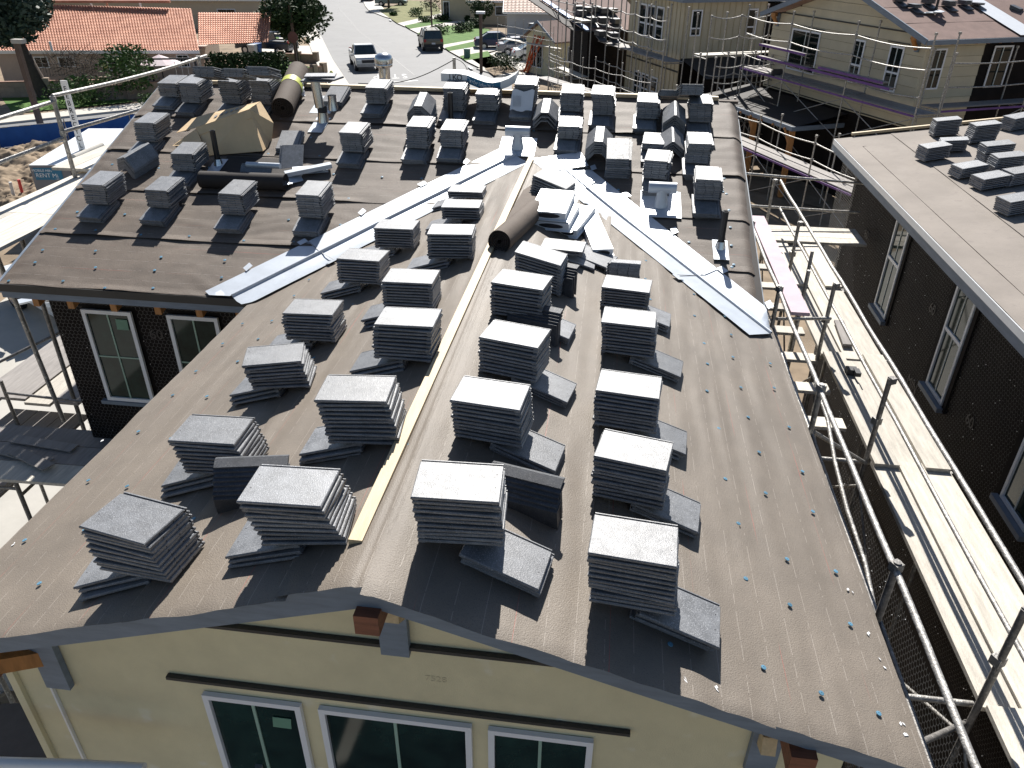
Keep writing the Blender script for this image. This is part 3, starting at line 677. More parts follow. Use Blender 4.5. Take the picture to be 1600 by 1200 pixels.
# rolls of felt
def spiral_roll(name, a, b_, r, mat, label, cat, turns=3, parent=None):
    a, b_ = Vector(a), Vector(b_); d = (b_-a).normalized(); u = d.orthogonal().normalized(); v = d.cross(u); k = MB(); n = 26
    root = empty(name, (a+b_)/2, label, cat)
    k.add([a+(u*math.cos(2*math.pi*i/n)+v*math.sin(2*math.pi*i/n))*r*(1+.01*math.sin(i)) for i in range(n)]+[b_+(u*math.cos(2*math.pi*i/n)+v*math.sin(2*math.pi*i/n))*r*(1+.01*math.sin(i)) for i in range(n)], [(i, (i+1) % n, n+(i+1) % n, n+i) for i in range(n)], True)
    k.build('outer_wrap', mat, root)
    for e in (a+d*.004, b_-d*.004):
        k = MB()
        for t in range(5):
            r0, r1 = r*(.97-.17*t), r*(.88-.17*t); s_ = d*(.0 if e is a else 0)
            vs = [e+(u*math.cos(2*math.pi*i/n)+v*math.sin(2*math.pi*i/n))*r0 for i in range(n)]+[e+(u*math.cos(2*math.pi*i/n)+v*math.sin(2*math.pi*i/n))*r1 for i in range(n)]
            k.add(vs, [(i, (i+1) % n, n+(i+1) % n, n+i) for i in range(n)])
        k.build('rolled_layers', felt_dark, root, recalc=False)
    return root, u, v, d
r_ = .15
A0 = Vector((-4.50, 10.42, zM(0, 10.42)+r_+.03)); B0 = Vector((-4.64, 11.5, zM(0, 11.3)+r_+.10))
root, u, v, d = spiral_roll('felt_roll', A0, B0, r_, felt_plain, 'thick brown roll of roofing felt with a yellow wrapper, behind the cardboard box', 'felt roll')
k = MB(); n = 26; c0 = A0+(B0-A0)*.50; c1 = A0+(B0-A0)*.62
k.add([c0+(u*math.cos(2*math.pi*i/n)+v*math.sin(2*math.pi*i/n))*(r_+.004) for i in range(n)]+[c1+(u*math.cos(2*math.pi*i/n)+v*math.sin(2*math.pi*i/n))*(r_+.004) for i in range(n)], [(i, (i+1) % n, n+(i+1) % n, n+i) for i in range(n)], True)
k.build('wrapper_band', label_yellow, root, recalc=False)
k = MB()
for t in range(5): k.cbox(c1+Vector((.13+.01*t, -.02*t, .02-.035*t)), .05, .04, .03, Matrix.Rotation(t, 3, 'Y'))
k.build('wrapper_scrap', paperwhite, root)
# dark roll across the roof below the box
A0 = Vector((-4.93, 8.72, zM(0, 8.72)+.12)); B0 = Vector((-3.86, 8.74, zM(0, 8.74)+.12))
spiral_roll('felt_roll', A0, B0, .1, felt_dark, 'dark felt roll lying across the slope behind the front row of stacks', 'felt roll')
k = MB(); k.grid(lambda a, c: Vector((-4.9+1.0*a, 8.8+.62*c, zM(0, 8.8+.62*c)+.036+.006*nz(a*3, c*3))), 12, 8); k.build('felt_offcut', felt_dark, None, 'dark unrolled felt strip between the black pipe and the box', 'felt strip', recalc=False)
# felt roll on the ridge beside the timber: a sheet peeled back
b0 = onf(zGR, 780, 378, .11); b1 = onf(zGR, 836, 328, .10)
root, u, v, d = spiral_roll('felt_roll', b0, b1, .105, felt_plain, 'brown felt roll lying over the gable ridge beside the timber', 'felt roll')
k = MB()
def fs(a, c):
    s = b0+(b1-b0)*a; e = Vector((-.93+.12*a, 8.2+.6*a, 0)); e.z = RZ-GS*abs(e.x-RX)+.05; q = s+Vector((0, 0, .05))+(e-s-Vector((0, 0, .05)))*c; q.z += .05*math.sin(c*3.1)*(1-c); return q
k.grid(fs, 10, 12); k.build('loose_flap', felt_plain, root, recalc=False)
# cardboard box
base = Vector((-5.12, 9.75, zM(0, 9.75)+.03))
def box_frame(yaw, pitch, roll): return Matrix.Rotation(rad(yaw), 3, 'Z') @ Matrix.Rotation(rad(pitch), 3, 'X') @ Matrix.Rotation(rad(roll), 3, 'Y')
root = empty('cardboard_box', base, 'big crumpled tan cardboard carton lying tilted on the rear roof with its flaps out', 'carton')
def cq(name, *pts):
    k = MB(); n_ = (pts[1]-pts[0]).cross(pts[-1]-pts[0]).normalized()*.006; nn2 = len(pts)
    k.add(list(pts)+[p+n_ for p in pts], [list(range(nn2))[::-1], list(range(nn2, 2*nn2))]+[(i, (i+1) % nn2, nn2+(i+1) % nn2, nn2+i) for i in range(nn2)]); k.build(name, card, root)
fTL, fTR, fBR, fBL = Py(306, 200, 9.66), Py(390, 171, 9.72), Py(411, 236, 9.50), Py(326, 243, 9.42)
tUL, tUR = Py(326, 178, 10.02), Py(407, 159, 10.06); eR = Py(427, 192, 9.95); eB = Py(424, 226, 9.82)
fL = Py(317, 226, 9.44)
cq('panel', fTL, fTR, fBR, fBL); cq('panel', fTL, fTR, tUR, tUL)
cq('end_panel', fTR, tUR, eR); cq('end_panel', fTR, eR, eB); cq('end_panel', fTR, eB, fBR)
cq('panel', tUL, tUR, eR, eB, eB-Vector((.62, .02, .02)))
cq('flap', fTL, tUL, Py(300, 186, 10.1), Py(276, 208, 9.78)); cq('flap', fTL+Vector((0, 0, -.01)), fL, Py(269, 228, 9.52), Py(288, 214, 9.7))
cq('fold', fTL+(fBL-fTL)*.22-Vector((0, .012, 0)), fTR+(fBR-fTR)*.16-Vector((0, .012, 0)), fTR+(fBR-fTR)*.2-Vector((0, .012, 0)), fTL+(fBL-fTL)*.25-Vector((0, .012, 0)))
for i in range(5):
    t = .25+.1*i; c = fTL+(fTR-fTL)*t; u = (tUL-fTL)*(.35); k = MB(); k.box(c+u+Vector((0, 0, .009)), (fTR-fTL)*.05, (tUL-fTL)*.16, (0, 0, .001)); k.build('print_mark', ink_grey, root)
# white scraps near the roll
sc = empty('vent_flashing', (-4.0, 9.0, zM(0, 9.0)), 'crumpled white metal offcuts beside the dark felt roll', 'metal offcut')
k = MB()
for (x, y, a_, b_, yaw, pt) in ((-3.86, 8.95, .5, .22, 55, 4), (-3.7, 9.15, .42, .2, 25, 0)):
    M4 = Matrix.Rotation(rad(yaw), 3, 'Z') @ Matrix.Rotation(rad(12+pt), 3, 'X'); k.cbox((x, y, zM(x, y)+.06), a_, b_, .004, M4)
k.build('sheet', galv, sc)
k = MB(); k.tube((-4.46, 9.02, zM(0, 9.02)+.16), (-4.02, 9.0, zM(0, 9.0)+.17), .035, 10); k.build('rolled_edge', galv, sc)
k = MB(); k.beam((-3.95, 8.95, zM(0, 8.95)+.10), (-3.45, 9.22, zM(0, 9.22)+.09), .12, .05); k.build('channel', galv, sc)
# two single tiles leaning
for (x, y, yaw, pt, lb) in ((-4.02, 9.38, 12, 38, 'single dark tile leaning right of the carton'), (-4.33, 8.98, 0, 48, 'single dark tile propped on the dark felt roll')):
    rt = empty('roof_tile', (x, y, zM(x, y)+.03), lb, 'roof tile'); inst(TILE, 'slab', rt, Matrix.Rotation(rad(yaw), 4, 'Z') @ Matrix.Rotation(rad(pt), 4, 'X') @ Matrix.Rotation(rad(90 if pt < 40 else 0), 4, 'Z') @ Matrix.Translation((0, 0, .07)))
# vents
def flange(cx, cy, w_, d_, parent, mat=galv, yaw=0):
    k = MB(); M3 = Matrix.Rotation(rad(yaw), 3, 'Z'); u = M3@Vector((w_, 0, 0)); v = M3@Vector((0, d_, 0)); u.z = MS*u.y; v.z = MS*v.y
    k.box(Vector((cx, cy, zM(cx, cy)+.045))-u/2-v/2, u, v, (0, 0, .003)); k.build('flange', mat, parent)
def tvent(cx, cy, label, s=1.0, fw=.42, fd=.40):
    z = zM(cx, cy)+.045; rt = empty('roof_vent', (cx, cy, z), label, 'roof vent', 'T shaped metal roof vents')
    flange(cx, cy, fw, fd, rt); k = MB(); k.lathe((cx, cy-.02, z-.02), [(.085*s, 0), (.06*s, .13*s), (.06*s, .2*s)], 16); k.build('cone', galv, rt)
    k = MB(); k.tube((cx-.155*s, cy-.02, z+.2*s), (cx+.155*s, cy-.02, z+.2*s), .062*s, 16); k.build('crossbar', galv, rt)
tvent(-1.20, 9.92, 'T shaped metal vent on a bright base plate at the top of the valley', 1.0, .46, .46)
tvent(.60, 8.78, 'T shaped metal vent on a square plate on the right half of the rear roof', 1.0, .46, .52)
# capped tall vent beyond the ridge
cx, cy = -3.42, 11.75; zb = 7.78; rt = empty('tall_vent', (cx, cy, zb), 'tall galvanised vent pipe with a domed cap standing past the ridge', 'vent pipe')
k = MB(); k.tube((cx, cy, zb), (cx, cy, zb+.62), .083, 20); k.build('pipe', galv_pipe, rt)
k = MB(); k.lathe((cx, cy, zb), [(.09, .44), (.125, .46), (.125, .5), (.09, .52)], 20); k.build('louvre', galv_pipe, rt)
k = MB(); k.lathe((cx, cy, zb), [(.13, .50), (.135, .56), (.12, .61), (.06, .64), (0, .645)], 20); k.build('cap', galv_pipe, rt)
k = MB(); k.lathe((cx, cy, zb), [(.1, .1), (.1, .16)], 20); k.build('collar', fascia, rt)
k = MB(); k.box((cx-.04, cy-.087, zb+.26), (.08, 0, 0), (0, .004, 0), (0, 0, .05)); k.build('label_sticker', paperwhite, rt)
# double flue pipe with tiles on top
cx, cy = -3.93, 10.40; zb = zM(cx, cy)+.045; rt = empty('flue_pipe', (cx, cy, zb), 'shiny metal flue pipe with loose tiles laid across its top', 'flue pipe')
flange(cx-.02, cy-.12, .2, .40, rt); k = MB(); k.lathe((cx, cy, zb-.03), [(.085, 0), (.062, .15), (.062, .17)], 18); k.build('cone', galv_pipe, rt)
k = MB(); k.tube((cx-.03, cy, zb+.17), (cx-.06, cy+.01, zb+.5), .062, 18); k.build('pipe', galv_pipe, rt)
k = MB(); k.lathe((cx, cy, zb), [(.064, .11), (.066, .17), (.064, .18)], 18); k.build('seal', ink, rt)
k = MB(); k.lathe((cx+.03, cy+.35, zM(cx, cy+.35)+.02), [(.085, 0), (.062, .13), (.062, .2)], 16); k.build('second_cone', galv_pipe, rt)
flange(cx-.12, cy+.45, .3, .5, rt)
tl = empty('tile_pile', (cx-.02, cy+.03, zb+.5), 'loose tiles bridging the top of the shiny flue pipe', 'tile pile')
for (x, y, z, yw) in ((0, 0, .03, 3), (.09, .03, .055, -8), (.02, .05, .08, 14)): inst(TILE, 'tile', tl, Matrix.Translation((x, y, z)) @ Matrix.Rotation(rad(yw), 4, 'Z'))
# black vent pipes
def abs_pipe(cx, cy, h, label, f=zM, r=.034, fl=True):
    zb = f(cx, cy)+.04; rt = empty('vent_pipe', (cx, cy, zb), label, 'vent pipe', 'black plastic vent pipes')
    k = MB(); k.tube((cx, cy, zb), (cx, cy, zb+h), r, 14, caps=False); k.tube((cx, cy, zb+h), (cx, cy, zb), r*.78, 14, caps=False)
    k.add([(cx+r*math.cos(2*math.pi*i/14)*s_, cy+r*math.sin(2*math.pi*i/14)*s_, zb+h) for s_ in (1, .78) for i in range(14)], [(i, (i+1) % 14, 14+(i+1) % 14, 14+i) for i in range(14)])
    k.build('pipe', blackpipe, rt, recalc=False)
    if fl:
        k = MB(); k.lathe((cx, cy, zb), [(r*1.9, -.02), (r*1.25, .07)], 14); k.build('collar', galv_pipe, rt); flange(cx, cy-.05, .16, .34, rt)
abs_pipe(-4.93, 9.21, .42, 'black plastic vent pipe in front of the open carton')
abs_pipe(-2.17, 10.45, .40, 'black plastic vent pipe between the twin stacks and the shingle bundle')
abs_pipe(1.225, 8.03, .40, 'black plastic vent pipe near the right rake, shadow crossing the flashing')
# crumpled white paper package
rt = empty('paper_sheet', (-1.25, 10.85, zM(0, 10.85)+.1), 'folded white printed paper leaning on the tall stack above the T vent', 'paper')
k = MB(); k.grid(lambda a, c: Vector((-1.40+.30*a+.02*c, 10.62+.12*c, zM(0, 10.7)+.14+.24*c+.015*nz(a*5, c*5)+.012*math.sin(a*9))), 10, 8); k.build('sheet', paperwhite, rt, recalc=False)
k = MB()
for i in range(7): k.box((-1.355+.016*i, 10.672-.035, zM(0, 10.7)+.19), (.004, 0, 0), (0, .04, .13), (0, -.002, .001))
k.build('print_line', ink_grey, rt)
# bundle of shingles draped over the stacks
rt = empty('shingle_bundle', (-1.7, 11.25, 8.5), 'sagging white paper wrapped shingle bundle laid across the tile stacks at the ridge', 'shingle bundle')
P0, P1, P2, P3 = Py(688, 118, 11.1), Py(728, 118, 11.1), Py(765, 133, 11.1), Py(808, 117, 11.1)
cl = []
import itertools
keys = [(689, 120.5), (700, 121), (715, 121), (730, 124), (745, 130), (758, 134.5), (770, 136), (782, 134), (795, 129), (806, 122)]
pts = [Py(x, y, 10.98) for x, y in keys]
W_, Hh = .34, .105
def bx_pt(i, w_, h_): p_ = pts[i]; return Vector((p_.x, p_.y+w_, p_.z+h_))
nn = len(pts); vs = []
for i in range(nn): vs += [bx_pt(i, 0, -Hh/2), bx_pt(i, W_, -Hh/2), bx_pt(i, W_, Hh/2), bx_pt(i, 0, Hh/2)]
k = MB(); fcs = [(4*i+j, 4*i+(j+1) % 4, 4*i+4+(j+1) % 4, 4*i+4+j) for i in range(nn-1) for j in range(4)]+[(0, 1, 2, 3), (4*nn-4, 4*nn-3, 4*nn-2, 4*nn-1)]
k.add(vs, fcs); k.build('wrapper', white_paint, rt)
k = MB()
for i in range(3, 7):
    k.add([bx_pt(i, -.002, -Hh/2), bx_pt(i+1, -.002, -Hh/2), bx_pt(i+1, -.002, Hh/2), bx_pt(i, -.002, Hh/2)], [(0, 1, 2, 3)])
k.build('blue_label', inkblue, rt, recalc=False)
def along(t):
    i = min(int(t), nn-2); return pts[i]+(pts[i+1]-pts[i])*(t-i)
def word(wd, t0, dt, size, mat):
    for n_, ch in enumerate(wd):
        if ch == ' ': continue
        t = t0+dt*n_; p_ = along(t); q_ = along(min(t+.2, nn-1.01)); ax = (q_-p_).normalized(); ay = Vector((0, -1, 0)).cross(ax); ay.normalize()
        text_part(ch, size, frameM(p_+Vector((0, -.005, 0)), ax, ay, (0, -1, 0)), mat, rt)
word('IKO', 1.2, .5, .10, ink); word('Cambridge', 3.05, .25, .075, white_print); word('TRUE', 5.4, .22, .06, white_print)
# attic vents (white boxes with oval openings)
def attic_vent(c, yaw, pitch, L_, W2, H2, label, f):
    c = Vector(c); rt = empty('attic_vent', c, label, 'attic vent', 'white flat attic vents piled below the valley')
    M3 = Matrix.Rotation(rad(yaw), 3, 'Z') @ Matrix.Rotation(rad(pitch), 3, 'X')
    o = c; ex, ey, ez = M3@Vector((1, 0, 0)), M3@Vector((0, 1, 0)), M3@Vector((0, 0, 1))
    k = MB(); k.box(o-ex*W2/2-ey*L_/2, ex*W2, ey*L_, ez*H2); k.build('housing', white_metal, rt)
    k = MB(); n = 20; cc = o-ey*(L_/2+.002)+ez*H2*.5
    k.add([cc+ex*(W2*.36*math.cos(2*math.pi*i/n))+ez*(H2*.36*math.sin(2*math.pi*i/n)) for i in range(n)], [list(range(n))]); k.build('oval_opening', ink, rt)
    k = MB(); n = 24
    ring = [cc-ey*.004+ex*(W2*r0*math.cos(2*math.pi*i/n))+ez*(H2*r0*math.sin(2*math.pi*i/n)) for r0 in (.40, .345) for i in range(n)]
    k.add(ring, [(i, (i+1) % n, n+(i+1) % n, n+i) for i in range(n)]); k.build('rim', white_metal, rt, recalc=False)
    k = MB(); k.box(o-ex*W2*.6-ey*L_*.56-ez*.006, ex*W2*1.2, ey*L_*1.12, ez*.005); k.build('base_plate', white_metal, rt)
    for i in range(4 if W2 < .2 else 0):
        k = MB(); k.cbox(o+ez*(H2+.001)+ey*(-.2+.12*i)+ex*.01*(i % 2), .012, .03, .001, M3); k.build('stamp', ink_grey, rt)
cx, cy = -.555, 7.62
attic_vent((cx, cy, zGR(cx, cy)+.18), -6, 6, .56, .36, .075, 'topmost white attic vent of the pile, oval opening towards the timber end', zGR)
attic_vent((cx+.05, cy-.06, zGR(cx, cy)+.085), -9, 6, .50, .36, .07, 'lower white attic vent under the topmost one', zGR)
attic_vent((-.30, 7.66, zGR(-.3, 7.6)+.09), -14, 4, .66, .19, .07, 'narrow white attic vent squeezed between the pile and the long one', zGR)
attic_vent((-.115, 7.50, zGR(-.1, 7.4)+.08), 12, 4, .95, .2, .08, 'long narrow white attic vent beside the right valley flashing', zGR)
# single tile board under the vents
rt = empty('roof_tile', (-.12, 6.95, zGR(-.12, 6.95)+.1), 'single grey tile sloping under the long attic vent', 'roof tile'); inst(TILE, 'slab', rt, Matrix.Rotation(rad(-14), 4, 'Z') @ Matrix.Rotation(rad(14), 4, 'Y') @ Matrix.Scale(1.15, 4))

# ================================================================== DARK NEIGHBOUR HOUSE ON THE RIGHT
nb = empty('house', (8, 8, 0), 'neighbouring house on the right with a dark papered wall and a pale felted roof', 'house')
EX = 4.07
for i in range(5):
    x0 = EX+.95*i; k = MB(); ly = i
    def fn(a, c):
        x = x0+(1.0)*a; y = 1.0+(15.17-1.0+.02*nz(a, i))*c
        return Vector((x, y, zRB(x, y)+.005*ly+.004*nz(x*1.2, y*.8, ly)+(.006 if a < .04 else 0)*(1+nz(y*1.5, ly))))
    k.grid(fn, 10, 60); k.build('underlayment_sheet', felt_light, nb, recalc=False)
k = MB(); k.add([(EX+.01, 1, 6.69), (EX+7, 1, 7.67), (EX+7, 15.16, 7.67), (EX+.01, 15.16, 6.69), (EX+.01, 1, 6.64), (EX+7, 1, 7.62), (EX+7, 15.16, 7.62), (EX+.01, 15.16, 6.64)], [(0, 1, 2, 3), (7, 6, 5, 4), (0, 3, 7, 4), (2, 6, 7, 3)]); k.build('roof_deck', felt_dark, nb)
k = MB(); k.box((EX-.012, 1, 6.61), (.012, 0, 0), (0, 14.17, 0), (0, 0, .09)); k.build('drip_edge', white_metal, nb)
k = MB(); k.box((EX+.0, 1, 6.49), (.04, 0, 0), (0, 14.17, 0), (0, 0, .118)); k.build('eave_board', fascia, nb)
k = MB(); k.beam((EX+.3, 15.22, zRB(EX+.3, 0)+.045), (EX+6, 15.3, zRB(EX+6, 0)+.05), .06, .045); k.build('edge_timber', wood, nb)
k = MB(); k.box((EX, 15.17, 6.5), (7, 0, .98), (0, .04, 0), (0, 0, .17)); k.build('rake_board', fascia, nb)
for i in range(5):   # short cut line of felt laps
    k = MB(); y = 4+2.2*i; k.beam((EX+1.0+.05*i, y, zRB(EX+1.1, 0)+.02), (EX+1.9, y+.5, zRB(EX+1.9, 0)+.022), .006, .004)
NX = 4.38
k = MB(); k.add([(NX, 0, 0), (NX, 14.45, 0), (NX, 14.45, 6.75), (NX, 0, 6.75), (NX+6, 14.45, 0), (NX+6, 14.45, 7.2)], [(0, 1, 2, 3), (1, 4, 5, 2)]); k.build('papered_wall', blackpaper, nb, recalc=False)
wins = []
for y0 in (11.30, 8.80, 6.42):
    z0 = 4.87; window(nb, (NX-.012, y0+.58, z0), (0, -1, 0), (0, 0, 1), .58, 1.52, (-1, 0, 0), 2, 1, .045, glass_green, muntin_w, split=.55)
    k = MB(); k.box((NX-.10, y0-.06, z0-.07), (.1, 0, 0), (0, .70, 0), (0, 0, .06)); k.build('window_sill', fascia, nb)
    k = MB(); k.box((NX-.03, y0-.11, z0-.05), (.03, 0, 0), (0, .09, 0), (0, 0, 1.62)); k.build('jamb_flashing', blackpaper, nb)
    k = MB(); k.box((NX-.03, y0+.61, z0-.05), (.03, 0, 0), (0, .09, 0), (0, 0, 1.62)); k.build('jamb_flashing', blackpaper, nb)
    wins.append((14.4-y0-.62, 14.4-y0+.04, z0-2.5-.08, z0-2.5+1.56))
lath(nb, (NX-.005, 14.4, 2.5), (0, -1, 0), (0, 0, 1), 11.6, 4.15, (-1, 0, 0), cell=.055, wd=.0016, holes=wins)
lath(nb, (NX-.02, 15.3, 2.5), (0, -1, 0), (0, 0, 1), 1.1, 4.0, (-1, 0, 0), cell=.05, wd=.005, wm=wire_pale)
for y, z, t_ in ((13.1, 5.6, '60'), (9.9, 5.7, '60'), (9.8, 4.6, 'MIN'), (8.1, 5.1, '60')):
    text_part(t_, .2, frameM((NX-.012, y, z), (0, -1, 0), (0, 0, 1), (-1, 0, 0)), MATS['paper_print'], nb, 'paper_print')
for i, y in enumerate((13.6, 12.6, 11.0, 10.1, 8.5, 7.6, 6.1, 5.0)):
    k = MB(); k.box((EX+.04, y, 6.50), (.3, 0, 0), (0, .05, 0), (0, 0, .09)); k.build('rafter_tail', wood_orange, nb)

# ================================================================== SCAFFOLDS
def coupler(k, p, s=.035): k.cbox(p, s*2, s*2, s*2, Matrix.Rotation(.5, 3, 'Z'))
def scaffold(name, label, o, ax, lens, width, levels, top, base_z=0.0, mat=scaf, pmat=plank, rails=(1.0, .5), r=.022, boards=3, inner=True, brace=True, outer_rail=True, group=None, plank_w=.23, pofs=0.0, purple=False, sag=0.0, board_len=None, parent=None):
    """levels: platform heights; ax along the run, width to the left normal"""
    o = Vector(o); ax = Vector(ax).normalized(); nr = Vector((-ax.y, ax.x, 0))
    rt = empty(name, o, label, 'scaffold', group)
    s = 0; st = [0]
    for l in lens: s += l; st.append(s)
    rows = (0, width) if inner else (width,)
    for si in st:
        for wv in rows:
            p = o+ax*si+nr*wv; k = MB(); k.tube((p.x, p.y, base_z), (p.x, p.y, top), r, 8); coupler(k, Vector((p.x, p.y, top-.04)), r*1.3); k.build('standard', mat, rt)
        if inner:
            for lv in levels:
                k = MB(); k.tube(o+ax*si+Vector((0, 0, lv-.06)), o+ax*si+nr*width+Vector((0, 0, lv-.06)), r*.9, 6); k.build('transom', mat, rt)
    for a, c in zip(st, st[1:]):
        for lv in levels:
            for rl in rails:
                wv = width if outer_rail else 0
                if lv+rl > top+.05: continue
                n_ = 6; k = MB(); pp = [o+ax*(a+(c-a)*t/n_)+nr*wv+Vector((0, 0, lv+rl-sag*math.sin(math.pi*t/n_))) for t in range(n_+1)]; k.path(pp, r*.85, 6); coupler(k, pp[0], r*1.4); k.build('guard_rail', mat, rt)
            if purple:
                k = MB(); k.box(o+ax*a+nr*(width+.01)+Vector((0, 0, lv-.06)), ax*(c-a), nr*.03, (0, 0, .07)); k.build('toe_rail', plank_purple, rt)
        if brace and levels:
            lv = levels[-1]; k = MB(); k.tube(o+ax*a+nr*width+Vector((0, 0, max(base_z, lv-1.6))), o+ax*c+nr*width+Vector((0, 0, lv-.1)), r*.6, 6); k.build('brace', mat, rt)
            k = MB(); k.tube(o+ax*c+nr*width+Vector((0, 0, max(base_z, lv-1.6))), o+ax*a+nr*width+Vector((0, 0, lv-.1)), r*.6, 6); k.build('brace', mat, rt)
            if lv-1.8 > base_z+.6:
                k = MB(); k.tube(o+ax*a+nr*width+Vector((0, 0, max(base_z+.1, lv-3.6))), o+ax*c+nr*width+Vector((0, 0, lv-1.9)), r*.6, 6); k.build('brace', mat, rt)
    rr_ = random.Random(int(o.x*10+o.y))
    for lv in levels:
        for j in range(boards):
            for a, c in zip(st, st[1:]):
                w0 = pofs+.02+j*(plank_w+.008); k = MB(); ov = rr_.uniform(.02, .12)
                k.box(o+ax*(a-ov)+nr*w0+Vector((0, 0, lv+rr_.uniform(0, .006)+(.03 if rr_.random() < .3 else 0))), ax*(c-a+ov*.6), nr*plank_w, (0, 0, .04)); k.build('plank', pmat, rt)
    return rt
# walkway between the two houses (runs away from the camera)
wk = empty('scaffold', (2.7, 8, 0), 'scaffold walkway of pale planks in the gap between the two houses', 'scaffold')
ys = [-.6, 1.6, 3.71, 6.53, 8.75, 10.95, 13.1]
for i, (a, c) in enumerate(zip(ys, ys[1:])):
    for j in range(3):
        k = MB(); z = 5.48+(.045 if (i+j) % 2 else 0)*(1 if j != 1 else .4); k.box((2.75+.240*j+.006*math.sin(i*3+j), a-.12*((i+j) % 2), z), (.232, 0, 0), (.004*math.sin(i+j), c-a+.12*((i+j) % 2)-.015, .0), (0, 0, .042)); k.build('plank', plank, wk)
for y in ys[1:]:
    for x in (2.72,):
        k = MB(); k.tube((x, y, 0), (x-.02, y-.02, 6.46), .024, 10); coupler(k, Vector((x, y-.02, 6.44)), .03); k.build('standard', scaf_dark if y < 8 else scaf, wk)
    k = MB(); k.tube((3.52, y, 0), (3.52, y, 5.45), .024, 8); k.build('standard', scaf, wk)
    k = MB(); k.tube((1.95, y+.1, 5.42), (3.6, y+.1, 5.42), .022, 8); k.build('transom', scaf, wk)
for a, c in zip(ys[1:], ys[2:]):
    k = MB(); n_ = 8; k.path([Vector((2.80+.004*math.sin(t*1.2+a), a+(c-a)*t/n_, 6.45-.01*math.sin(math.pi*t/n_))) for t in range(n_+1)], .021, 8); k.build('guard_rail', scaf, wk)
    k = MB(); k.path([Vector((2.88, a+(c-a)*t/n_, 5.98-.01*math.sin(math.pi*t/n_))) for t in range(n_+1)], .019, 8); coupler(k, Vector((2.7, a, 5.98))); k.build('guard_rail', scaf, wk)
for a, c in zip(ys[1:], ys[2:]):
    k = MB(); k.tube((2.72, a, 3.4), (2.72, c, 5.2), .014, 6); k.build('brace', scaf, wk)
    k = MB(); k.tube((2.72, c, 3.4), (2.72, a, 5.2), .014, 6); k.build('brace', scaf, wk)
ya = [1.4, 3.72, 5.85, 7.95, 10.1, 12.25]
for y in ya:
    k = MB(); k.tube((1.93, y, 0), (1.9, y, 6.72 if y > 3 else 6.5), .024, 10); coupler(k, Vector((1.9, y, 6.68)), .03); k.build('standard', scaf if y != 3.72 else scaf_dark, wk)
for a, c in zip(ya, ya[1:]):
    k = MB(); n_ = 8; k.path([Vector((1.90+.004*math.sin(t+a), a+(c-a)*t/n_, 6.66-.012*math.sin(math.pi*t/n_))) for t in range(n_+1)], .021, 8); k.build('guard_rail', scaf, wk)
    k = MB(); k.path([Vector((1.92, a+(c-a)*t/n_, 6.2-.012*math.sin(math.pi*t/n_))) for t in range(n_+1)], .019, 8); k.build('guard_rail', scaf_dark if a < 5 else scaf, wk)
    k = MB(); k.tube((1.95, a, 3.6), (1.95, c, 5.4), .014, 6); k.build('brace', scaf, wk)
k = MB(); k.path([Vector((1.82, 3.0+.4*t, 6.32-.02*t+.05*math.sin(t*.9))) for t in range(9)], .016, 8); k.build('rope', mk('rope_blue', (.09, .12, .2), .8, var=.5, scale=20), wk)
k = MB(); k.path([Vector((2.02+.02*math.sin(t*2.), 2.4+.5*t, 5.7+.09*t)) for t in range(9)], .017, 8); k.build('guard_rail', scaf, wk)
# inner lower walkway beside the eave
for i, (a, c) in enumerate(((7.4, 10.2), (4.9, 7.4), (10.2, 13.0))):
    k = MB(); k.box((1.70, a, 5.98-.02*i), (.24, 0, 0), (0, c-a, 0), (0, 0, .04)); k.build('plank', plank if i != 0 else plank_grey, wk)
for i in range(7):
    k = MB(); k.box((1.98, 7.2+.75*i, 5.40), (.72, 0, 0), (0, .2, 0), (0, 0, .04)); k.build('plank', plank, wk)
k = MB(); k.box((2.06, 7.9, 6.40), (.2, 0, 0), (0, 3.3, 0), (0, 0, .04)); k.build('top_board', mk('board_pinkish', (.5, .37, .42), .7, var=.15, scale=3, rnd=.1), wk)
# cross platform at the far end of the gap
for j in range(3):
    k = MB(); k.box((2.3, 12.6+.26*j, 5.56), (1.95, 0, 0), (0, .245, 0), (0, 0, .04)); k.build('plank', plank, wk)
k = MB(); k.tube((1.9, 13.3, 6.5), (4.3, 13.5, 6.35), .022, 8); k.build('guard_rail', scaf, wk)
k = MB(); k.tube((1.9, 13.3, 5.95), (4.3, 13.5, 5.85), .022, 8); k.build('guard_rail', scaf, wk)
# ledgers and mesh below the walkway by the near end
k = MB(); k.tube((2.3, 2.0, 4.9), (2.3, 7.5, 4.9), .014, 6); k.build('ledger', scaf, wk)
k = MB(); k.tube((2.05, 1.4, 4.2), (2.05, 5.5, 4.2), .014, 6); k.build('ledger', scaf, wk)
lath(wk, (2.62, 6.8, 2.6), (0, -1, 0), (0, 0, 1), 5.6, 2.7, (-1, 0, 0), cell=.05, wd=.006, wm=wire_pale)
for i in range(2):
    k = MB(); k.box((2.8+.0*i, 1.7+i*1.15, 5.62), (.0, 0, 0), (0, 0, 0), (0, 0, 0))
# outer wall of the main house facing the gap
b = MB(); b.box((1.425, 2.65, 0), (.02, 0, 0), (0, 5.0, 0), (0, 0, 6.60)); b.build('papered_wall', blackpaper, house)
window(house, (1.45, 5.4, 4.0), (0, 1, 0), (0, 0, 1), .7, 1.5, (1, 0, 0), 2, 1, .04, glass, muntin_w, split=.5)

